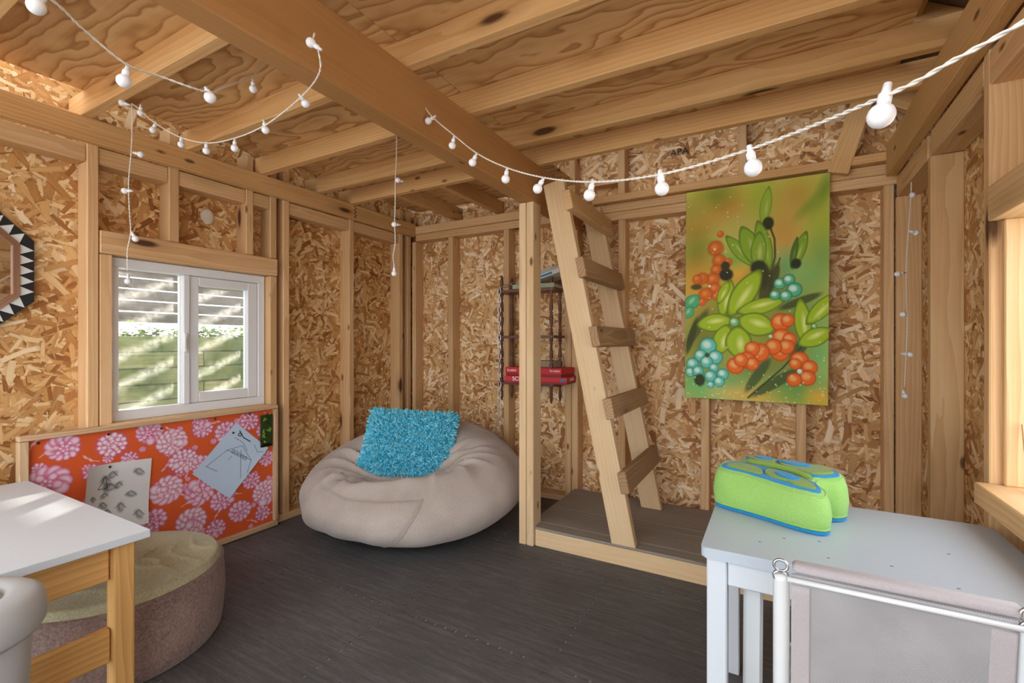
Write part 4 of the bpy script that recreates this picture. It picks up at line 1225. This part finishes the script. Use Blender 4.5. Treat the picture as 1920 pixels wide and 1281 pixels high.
# the pillow leans back against the bag
Xp = (RGT * 0.998 + Vector((0, 0, -0.05))).normalized()
Zp = (Vector((0, 0, 0.80)) + FWD * 0.60 + RGT * 0.05).normalized()
Yp = Zp.cross(Xp).normalized()
PM = Matrix((Xp, Yp, Zp)).transposed().to_4x4(); PM.translation = pcen
pl.matrix_basis = PM
PWD, PHT, PTH = 0.255, 0.195, 0.055
def pil(u, v, side):
    x = u * PWD; z = v * PHT
    k = 1 - 0.05 * (abs(u) ** 2) * (1 - abs(v) ** 2); x *= 1 - 0.04 * (1 - v * v); z *= 1 - 0.05 * (1 - u * u)
    t = PTH * ((1 - abs(u) ** 3) * (1 - abs(v) ** 3)) ** 0.6
    return Vector((x, side * t, z))
pv = []; pfc = []; NP = 24
for side in (-1, 1):
    base = len(pv)
    for j in range(NP + 1):
        for i in range(NP + 1): pv.append(pil(-1 + 2 * i / NP, -1 + 2 * j / NP, side))
    for j in range(NP):
        for i in range(NP):
            q = (base + j * (NP + 1) + i, base + j * (NP + 1) + i + 1, base + (j + 1) * (NP + 1) + i + 1, base + (j + 1) * (NP + 1) + i)
            pfc.append(q if side > 0 else q[::-1])
raw_obj('case', pv, pfc, 'shag', pl, True)
rg = random.Random(21)
def pile(name, n, mat):
    V, Fc = [], []
    for k in range(n):
        u, v = rg.uniform(-1, 1), rg.uniform(-1, 1)
        side = -1 if rg.random() < 0.78 else 1
        p = pil(u, v, side)
        nrm = Vector((u * abs(u) * 0.55, side * 1.0, v * abs(v) * 0.55)).normalized()
        if max(abs(u), abs(v)) > 0.9: nrm = Vector((u * (abs(u) > .9), side * 0.35, v * (abs(v) > .9))).normalized()
        d = (nrm + Vector((rg.gauss(0, 0.6), 0, rg.gauss(-0.3, 0.5)))).normalized()
        L = rg.uniform(0.018, 0.034); w = 0.0042
        a = d.cross(Vector((0.2, 0.3, 0.9))).normalized() * w; b = d.cross(a).normalized() * w
        i0 = len(V)
        for q in (0.0, 0.8):
            c = p + d * L * q; s = 1.0 if q == 0 else 0.95
            V += [c + a * s, c + b * s, c - a * s, c - b * s]
        V.append(p + d * L)
        for m in range(4):
            m2 = (m + 1) % 4
            Fc.append((i0 + m, i0 + m2, i0 + 4 + m2, i0 + 4 + m)); Fc.append((i0 + 4 + m, i0 + 4 + m2, i0 + 8))
    o = raw_obj(name, V, Fc, mat, pl); o['kind'] = 'stuff'
pile('chenille_pile', 3300, 'shag'); pile('chenille_pile', 2600, 'shag2')

# ================================================================== hanging spindle shelf with its load
sh = empty('spindle_shelf', (-1.34, 2.625, 0), label='dark three tier shelf with turned spindles on rear wall behind the post', cat='shelf')
def tier(z):
    pts = []
    x0, x1, y0, y1, c = -0.205, 0.205, -0.085, 0.085, 0.03
    for cx, cy, a0 in ((x1 - c, y1 - c, 0), (x0 + c, y1 - c, 90), (x0 + c, y0 + c, 180), (x1 - c, y0 + c, 270)):
        for k in range(5):
            a = math.radians(a0 + k * 22.5); pts.append((cx + c * math.cos(a), cy + c * math.sin(a)))
    return prism('tier', pts, z, z + 0.016, 'walnut', sh, plane='xy')
for z in (0.737, 1.027, 1.314): tier(z)
def spindle_prof(z0, z1):
    L = z1 - z0
    f = [(0.0, 0.010), (0.06, 0.012), (0.09, 0.006), (0.12, 0.011), (0.15, 0.006), (0.30, 0.0105), (0.42, 0.0125), (0.47, 0.006), (0.50, 0.012), (0.53, 0.006), (0.58, 0.0125), (0.70, 0.0105), (0.85, 0.006), (0.88, 0.011), (0.91, 0.006), (0.94, 0.012), (1.0, 0.010)]
    return [(r, z0 + t * L) for t, r in f]
prof = [(0, 0.632), (0.005, 0.636), (0.0095, 0.665), (0.010, 0.69), (0.006, 0.715), (0.011, 0.728), (0.011, 0.756)] + spindle_prof(0.758, 1.025) + [(0.011, 1.045)] + spindle_prof(1.047, 1.312) + [(0.011, 1.334), (0.006, 1.345), (0.0105, 1.37), (0.009, 1.40), (0.004, 1.425), (0, 1.428)]
bm = bmesh.new(); bm_lathe(bm, prof, 12); sp0 = mesh_obj('spindle', bm, 'walnut', sh, True)
sp0.location = (-0.172, -0.066, 0)
for x, y in ((-0.172, 0.066), (0.172, -0.066), (0.172, 0.066)):
    s_ = link(bpy.data.objects.new('spindle', sp0.data), sh); s_.location = (x, y, 0)
def game_box(label, cx, cy, z0, w, d, h, rz, txt, mat):
    b = empty('game_box', (cx, cy, z0), rz, label=label, cat='game box', group='red board games on the spindle shelf')
    bm = bmesh.new(); bm_box(bm, -w / 2, w / 2, -d / 2, d / 2, h * 0.30, h, 0.0012); mesh_obj('lid', bm, mat, b)
    bm = bmesh.new(); bm_box(bm, -w / 2 + .002, w / 2 - .002, -d / 2 + .002, d / 2 - .002, 0, h * 0.30); mesh_obj('tray', bm, 'darkred', b)
    return b
b1 = game_box('lower red board game box on the bottom tier of the dark shelf', -1.262, 2.605, 0.7535, 0.40, 0.20, 0.042, math.radians(6), '', 'red')
text_obj('lettering', 'SCRABBLE', 0.036, 'white', b1, frame_m((-0.065, -0.1007, 0.0255), (1, 0, 0), (0, 0, 1)))
text_obj('lettering', 'Scrabble', 0.026, 'white', b1, frame_m((0.2007, 0.0, 0.026), (0, 1, 0), (0, 0, 1)))
bm = bmesh.new(); bm_box(bm, -0.012, 0.012, -0.0006, 0.0, -0.008, 0.008); o = mesh_obj('logo_panel', bm, 'blueink', b1); o.location = (0.172, -0.1003, 0.024)
b2 = game_box('upper red board game box stacked on another on the dark shelf', -1.272, 2.615, 0.796, 0.385, 0.19, 0.052, math.radians(-2), '', 'red')
text_obj('lettering', 'Scrabble', 0.020, 'white', b2, frame_m((-0.145, -0.0957, 0.033), (1, 0, 0), (0, 0, 1)))
text_obj('lettering', 'Scrabble', 0.020, 'white', b2, frame_m((0.150, -0.0957, 0.036), (1, 0, 0), (0, 0, 1)))
pan = bmesh.new(); bm_box(pan, -0.035, 0.035, -0.0004, 0.0, -0.016, 0.016); o = mesh_obj('pale_panel', pan, 'white', b2); o.location = (-0.035, -0.0955, 0.034)
bk0 = bmesh.new(); bm_box(bk0, -0.075, 0.075, -0.05, 0.05, 0, 0.04, 0.002)
o = mesh_obj('small_box', bk0, 'card_b', None); o.location = (-1.235, 2.635, 0.8485)
tag(o, 'small plain brown box on top of the red board games', 'box')
def book(label, loc, rot, w, d, h, cov, stripe=False):
    r = empty('book', loc, label=label, cat='book', group='books on the top tier of the shelf'); r.rotation_euler = rot
    bm = bmesh.new(); bm_box(bm, -w / 2 + .003, w / 2 - .003, -d / 2 + .003, d / 2, 0.002, h - 0.002); mesh_obj('pages', bm, 'page', r)
    for z in (0, h - 0.002):
        bm = bmesh.new(); bm_box(bm, -w / 2, w / 2, -d / 2, d / 2, z, z + 0.002); mesh_obj('cover', bm, cov, r)
    bm = bmesh.new(); bm_box(bm, -w / 2, w / 2, -d / 2 - 0.002, -d / 2, 0, h); s_ = mesh_obj('spine', bm, cov, r)
    if stripe:
        bm = bmesh.new(); bm_box(bm, -w * 0.05, w * 0.30, -d / 2 - 0.0026, -d / 2 - 0.002, h * 0.25, h * 0.72); mesh_obj('printed_band', bm, 'blueink', r)
    return r
book('pale book lying flat on the top tier of the dark shelf', (-1.285, 2.615, 1.3305), (0, 0, 0.10), 0.27, 0.17, 0.026, 'bookgreen')
book('white book with a blue band resting tilted on another', (-1.20, 2.605, 1.385), (0, math.radians(-13), -0.12), 0.24, 0.16, 0.026, 'page', True)
book('grey book leaning at top of the slanted pile on the shelf', (-1.212, 2.615, 1.414), (0, math.radians(-13), 0.05), 0.24, 0.15, 0.022, 'bookgrey')

ch = empty('steel_chain', (-1.513, 2.53, 0.42), label='galvanised steel chain hanging from the dark shelf down to the bean bag', cat='chain')
def link_mesh():
    bm = bmesh.new(); pts = []
    for k in range(20):
        a = 2 * PI * k / 20; x = 0.0085 * math.cos(a); z = 0.0085 * math.sin(a) + (0.0095 if math.sin(a) > 0 else -0.0095)
        pts.append((x, 0, z))
    bm_tube(bm, pts, 0.0026, 6, closed=True)
    me = bpy.data.meshes.new('chain_link'); bmesh.ops.recalc_face_normals(bm, faces=bm.faces); bm.to_mesh(me); bm.free(); me.materials.append(M['metal'])
    for p in me.polygons: p.use_smooth = True
    return me
LM_ = link_mesh()
zt = 1.345; n_l = 28
for k in range(n_l):
    o = link(bpy.data.objects.new('chain_link', LM_), ch)
    o.location = (0.0015 * math.sin(k), 0, zt - 0.42 - 0.0295 * k - 0.02)
    o.rotation_euler = (0, 0, 0.5 + (PI / 2 if k % 2 else 0))
for k in range(4):
    o = link(bpy.data.objects.new('chain_link', LM_), ch)
    a = Vector((0.0, 0, zt - 0.42)); b = Vector((0.075, 0.08, zt - 0.42 + 0.035)); c = a.lerp(b, (k + 0.5) / 4)
    q = (b - a).to_track_quat('Z', 'Y'); o.matrix_basis = Matrix.LocRotScale(c, q @ Euler((0, 0, PI / 2 * (k % 2))).to_quaternion(), None)
bm = bmesh.new(); zb = zt - 0.42 - 0.0295 * n_l - 0.01
bm_tube(bm, catmull([(0, 0, zb), (0.004, 0, zb - 0.02), (0.003, 0, zb - 0.045), (-0.006, 0, zb - 0.052), (-0.010, 0, zb - 0.04)], 6), 0.0028, 6)
mesh_obj('hook', bm, 'metal', ch, True)

# ================================================================== right table, butterfly cushion, chair
rt = empty('child_table', (0.165, 1.36, 0), label='small white painted table against the right wall', cat='table')
TX0, TX1, TY0, TY1, TZ = -0.146, 0.472, 1.128, 1.605, 0.54
pts = []
for cx, cy, a0 in ((TX1 - .03, TY1 - .03, 0), (TX0 + .012, TY1 - .012, 90), (TX0 + .012, TY0 + .012, 180), (TX1 - .012, TY0 + .012, 270)):
    c = 0.03 if a0 == 0 else 0.012
    for k in range(6):
        a = math.radians(a0 + k * 18); pts.append((cx + c * math.cos(a) - 0.165, cy + c * math.sin(a) - 1.36))
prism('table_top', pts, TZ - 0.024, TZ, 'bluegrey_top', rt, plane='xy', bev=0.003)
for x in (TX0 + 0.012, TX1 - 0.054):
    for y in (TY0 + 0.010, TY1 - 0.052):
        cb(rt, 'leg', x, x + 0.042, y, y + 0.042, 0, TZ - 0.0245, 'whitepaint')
cb(rt, 'apron', TX0 + 0.055, TX1 - 0.055, TY0 + 0.014, TY0 + 0.032, TZ - 0.082, TZ - 0.0245, 'whitepaint')
cb(rt, 'apron', TX0 + 0.055, TX1 - 0.055, TY1 - 0.046, TY1 - 0.028, TZ - 0.082, TZ - 0.0245, 'whitepaint')
cb(rt, 'apron', TX0 + 0.016, TX0 + 0.034, TY0 + 0.053, TY1 - 0.053, TZ - 0.082, TZ - 0.0245, 'whitepaint')
cb(rt, 'apron', TX1 - 0.050, TX1 - 0.032, TY0 + 0.053, TY1 - 0.053, TZ - 0.082, TZ - 0.0245, 'whitepaint')
for x, y in ((0.02, 1.27), (0.10, 1.20), (0.09, 1.29), (0.21, 1.22), (0.30, 1.17), (0.33, 1.35), (-0.03, 1.22)):
    cbm = bmesh.new(); bm_lathe(cbm, [(0, 0), (0.0022, 0), (0.0018, 0.0004), (0, 0.0004)], 6)
    o = mesh_obj('chip_mark', cbm, 'chip', rt); o.location = (x - 0.165, y - 1.36, TZ); o.scale = (1.6, 0.7, 1)

bu = empty('butterfly_cushion', (0.0, 1.46, TZ), label='lime green butterfly shaped plush cushion with blue trim on white table', cat='cushion')
bu.scale = (0.94, 0.94, 1.0)
out = [(-0.155, 1.455), (-0.150, 1.425), (-0.115, 1.402), (-0.07, 1.385), (-0.02, 1.362), (0.03, 1.335), (0.075, 1.318), (0.108, 1.318), (0.122, 1.340), (0.120, 1.372), (0.105, 1.405), (0.118, 1.432), (0.152, 1.446), (0.172, 1.475), (0.170, 1.510), (0.145, 1.545), (0.10, 1.568), (0.05, 1.582), (0.0, 1.596), (-0.05, 1.600), (-0.085, 1.588), (-0.098, 1.560), (-0.092, 1.530), (-0.112, 1.520), (-0.140, 1.500)]
out = [(x - 0.0, y - 1.46) for x, y in out]
def smooth_loop(L, per=4):
    n = len(L); res = []
    for i in range(n):
        p0, p1, p2, p3 = L[i - 1], L[i], L[(i + 1) % n], L[(i + 2) % n]
        for k in range(per):
            t = k / per
            res.append(tuple(0.5 * (2 * b + (c - a) * t + (2 * a - 5 * b + 4 * c - d) * t * t + (3 * b - a - 3 * c + d) * t ** 3) for a, b, c, d in zip(p0, p1, p2, p3)))
    return res
SL = smooth_loop(out)
def offset(L, d):
    n = len(L); res = []
    for i in range(n):
        ax, ay = L[i - 2]; bx, by = L[(i + 2) % n]
        tx, ty = bx - ax, by - ay; l = math.hypot(tx, ty) + 1e-9
        res.append((L[i][0] - ty / l * d, L[i][1] + tx / l * d))   # inward for counter-clockwise
    return res
HBf = 0.098
bm = bmesh.new(); loops = []
for d, z in ((0.016, 0.0), (0.004, 0.006), (-0.003, 0.022), (-0.006, 0.045), (-0.002, 0.070), (0.006, 0.088), (0.014, 0.096)):
    lp = offset(SL, d); loops.append([bm.verts.new((x, y, z + (0.004 * mnoise.noise(Vector((x * 20, y * 20, z * 10))) if z > 0.03 else 0))) for x, y in lp])
for A_, B_ in zip(loops, loops[1:]):
    n = len(A_)
    for k in range(n): bm.faces.new((A_[k], A_[(k + 1) % n], B_[(k + 1) % n], B_[k]))
bm.faces.new(loops[0]); tf = bm.faces.new(loops[-1]); bmesh.ops.triangulate(bm, faces=[tf])
mesh_obj('body', bm, 'limeplush', bu, True)
for d, z in ((0.000, 0.014), (0.008, 0.090)):
    lp = offset(SL, d); tbm = bmesh.new(); bm_tube(tbm, [(x, y, z) for x, y in lp], 0.0028, 5, closed=True); mesh_obj('piping', tbm, 'limeplush', bu, True)
tbm = bmesh.new(); bm_tube(tbm, [(x, y, 0.0055) for x, y in offset(SL, 0.004)], 0.0055, 6, closed=True); mesh_obj('blue_base', tbm, 'blueplush', bu, True)
def patch_on(name, pts, mat, z0=0.095, h=0.004, sm=True):
    L = [(x, y - 1.46) for x, y in pts]; L = smooth_loop(L, 4) if sm else L
    bm = bmesh.new()
    A_ = [bm.verts.new((x, y, z0)) for x, y in L]; B_ = [bm.verts.new((x, y, z0 + h)) for x, y in offset(L, 0.002)]
    n = len(L)
    for k in range(n): bm.faces.new((A_[k], A_[(k + 1) % n], B_[(k + 1) % n], B_[k]))
    f = bm.faces.new(B_); bmesh.ops.triangulate(bm, faces=[f])
    return mesh_obj(name, bm, mat, bu)
# blue wing grounds
patch_on('wing_border', [(-0.135, 1.458), (-0.132, 1.430), (-0.07, 1.402), (-0.02, 1.380), (0.04, 1.350), (0.085, 1.334), (0.104, 1.340), (0.104, 1.368), (0.085, 1.405), (0.02, 1.452), (-0.04, 1.482), (-0.10, 1.488)], 'blueplush')
patch_on('wing_border', [(0.09, 1.440), (0.145, 1.458), (0.158, 1.480), (0.152, 1.512), (0.12, 1.540), (0.06, 1.562), (0.0, 1.578), (-0.05, 1.584), (-0.076, 1.574), (-0.08, 1.545), (-0.05, 1.510), (0.01, 1.476)], 'blueplush')
patch_on('wing', [(-0.122, 1.452), (-0.118, 1.436), (-0.07, 1.414), (-0.035, 1.404), (-0.030, 1.43), (-0.05, 1.455), (-0.085, 1.470)], 'oliveplush', 0.099)
patch_on('wing', [(-0.015, 1.400), (0.01, 1.384), (0.03, 1.378), (0.045, 1.362), (0.07, 1.352), (0.092, 1.350), (0.092, 1.370), (0.070, 1.402), (0.025, 1.436), (-0.010, 1.448), (-0.025, 1.425)], 'oliveplush', 0.099)
patch_on('wing', [(0.092, 1.452), (0.138, 1.472), (0.142, 1.502), (0.115, 1.530), (0.06, 1.552), (0.022, 1.555), (0.012, 1.52), (0.035, 1.475)], 'oliveplush', 0.099)
patch_on('wing', [(0.0, 1.560), (-0.045, 1.574), (-0.066, 1.566), (-0.07, 1.545), (-0.045, 1.518), (-0.005, 1.497), (0.004, 1.525)], 'oliveplush', 0.099)
for cx, cy, rx, ry, a in ((0.030, 1.405, 0.034, 0.018, -0.6), (0.055, 1.520, 0.040, 0.020, -0.25), (-0.030, 1.550, 0.026, 0.016, -0.3)):
    patch_on('wing_spot', [(cx + rx * math.cos(t) * math.cos(a) - ry * math.sin(t) * math.sin(a), cy + rx * math.cos(t) * math.sin(a) + ry * math.sin(t) * math.cos(a)) for t in [2 * PI * k / 12 for k in range(12)]], 'blueplush', 0.103, 0.003)
bbm = bmesh.new()
bm_tube(bbm, catmull([(-0.075, 0.040, 0.100), (-0.03, 0.020, 0.104), (0.03, -0.005, 0.104), (0.09, -0.040, 0.098)], 6), [0.004] + [0.008] * 17 + [0.003], 8)
mesh_obj('butterfly_body', bbm, 'oliveplush', bu, True)

for ch_ in [o for o in bpy.data.objects if o.parent == bu]:
    for v in ch_.data.vertices:
        if v.co.z > 0.03:
            k = max(0.0, min(1.0, (v.co.y + 0.13) / 0.26))
            v.co.z += (0.022 * k + 0.006 * math.sin(PI * k)) * min(1, (v.co.z - 0.03) / 0.05)
cr = empty('sling_chair', (0.155, 1.0, 0), label='small folding chair with white tube frame and taupe mesh back', cat='chair')
CX0, CX1 = 0.010, 0.305
def ctube(name, pts, r=0.010, mat='frame_white', flat=1.0, seg=10):
    bm = bmesh.new(); bm_tube(bm, [Vector(p) - cr.location for p in pts], r, seg)
    return mesh_obj(name, bm, mat, cr, True)
def band(name, a, b, w, t, mat='frame_white', side=(1, 0, 0)):
    o = stick(name, Vector(a) - cr.location, Vector(b) - cr.location, w, t, mat, cr, side, bev=min(w, t) * 0.35)
    return o
for x in (CX0, CX1):
    # back upright running down to the front foot
    ctube('back_upright', catmull([(x, 0.905, 0.612), (x, 0.912, 0.56), (x, 0.925, 0.45), (x, 0.942, 0.33), (x, 0.945, 0.18), (x, 0.93, 0.008)], 6), 0.0125)
    xo = x - 0.052 if x < 0.1 else x + 0.052
    # flat front leg slanting up under the table
    band('front_leg', (xo - 0.004, 1.225, 0.004), (xo, 1.195, 0.452), 0.040, 0.018, side=(0, 1, 0))
    bkt = bmesh.new()
    bm_tube(bkt, [(0.010 * math.cos(a), 0, 0.0095 * math.sin(a)) for a in [2 * PI * k / 14 for k in range(14)]], 0.0024, 6, closed=True)
    bm_tube(bkt, [(0.010 * math.cos(a), 0, -0.018 + 0.0085 * math.sin(a)) for a in [2 * PI * k / 14 for k in range(14)]], 0.0024, 6, closed=True)
    o = mesh_obj('end_bracket', bkt, 'metal', cr, True); o.location = Vector((x - 0.001, 0.900, 0.628)) - cr.location
ctube('top_crossbar', [(CX0 + 0.008, 0.892, 0.611), (CX1 + 0.006, 0.892, 0.611)], 0.0042)
ctube('seat_crossbar', [(CX0, 1.235, 0.31), (CX1, 1.235, 0.31)], 0.008)
ctube('foot_crossbar', [(CX0 - 0.04, 0.905, 0.03), (CX1 + 0.04, 0.905, 0.03)], 0.009)
for x in (CX0, CX1): ctube('seat_rail', [(x, 0.945, 0.335), (x, 1.10, 0.318), (x, 1.25, 0.31)], 0.010)
# back sling, hemmed round its edge
nu, nv = 24, 40; V = []; Fc = []
def backc(u, v):
    x = CX0 + 0.014 + (CX1 - CX0 - 0.028) * u
    z = 0.615 - 0.285 * v
    y = 0.899 + 0.032 * v + 0.012 * math.sin(PI * v) * math.sin(PI * u)
    if v < 0.001: z += 0.004
    return Vector((x, y, z)) - cr.location
for j in range(nv + 1):
    for i in range(nu + 1): V.append(backc(i / nu, j / nv))
for j in range(nv):
    for i in range(nu): Fc.append((j * (nu + 1) + i, j * (nu + 1) + i + 1, (j + 1) * (nu + 1) + i + 1, (j + 1) * (nu + 1) + i))
o = raw_obj('back_sling', V, Fc, 'sling', cr, True)
md = o.modifiers.new('thickness', 'SOLIDIFY'); md.thickness = 0.003
def hem(name, u0, u1, v0, v1):
    V = []; Fc = []; a, b = 10, 20
    for j in range(b + 1):
        for i in range(a + 1):
            p = backc(u0 + (u1 - u0) * i / a, v0 + (v1 - v0) * j / b); V.append(p + Vector((0, -0.0022, 0)))
    for j in range(b):
        for i in range(a): Fc.append((j * (a + 1) + i, j * (a + 1) + i + 1, (j + 1) * (a + 1) + i + 1, (j + 1) * (a + 1) + i))
    o = raw_obj(name, V, Fc, 'mesh_edge', cr, True); md = o.modifiers.new('thickness', 'SOLIDIFY'); md.thickness = 0.002
hem('side_hem', 0.0, 0.10, 0.05, 1.0); hem('side_hem', 0.90, 1.0, 0.05, 1.0)
# the sling wraps over the top in a flat pocket in front of the crossbar
bm = bmesh.new()
bm_box(bm, CX0 + 0.016 - cr.location.x, CX1 - cr.location.x - 0.004, 0.899 - cr.location.y, 0.926 - cr.location.y, 0.618, 0.634, 0.005)
mesh_obj('top_pocket', bm, 'mesh_edge', cr, True)
V = []; Fc = []
for j in range(13):
    for i in range(13):
        u, v = i / 12, j / 12
        V.append(Vector((CX0 + 0.012 + (CX1 - CX0 - 0.024) * u, 0.955 + 0.285 * v, 0.335 - 0.022 * v - 0.012 * math.sin(PI * u) * math.sin(PI * v))) - cr.location)
for j in range(12):
    for i in range(12): Fc.append((j * 13 + i, j * 13 + i + 1, (j + 1) * 13 + i + 1, (j + 1) * 13 + i))
o = raw_obj('seat_sling', V, Fc, 'sling', cr, True); md = o.modifiers.new('thickness', 'SOLIDIFY'); md.thickness = 0.003
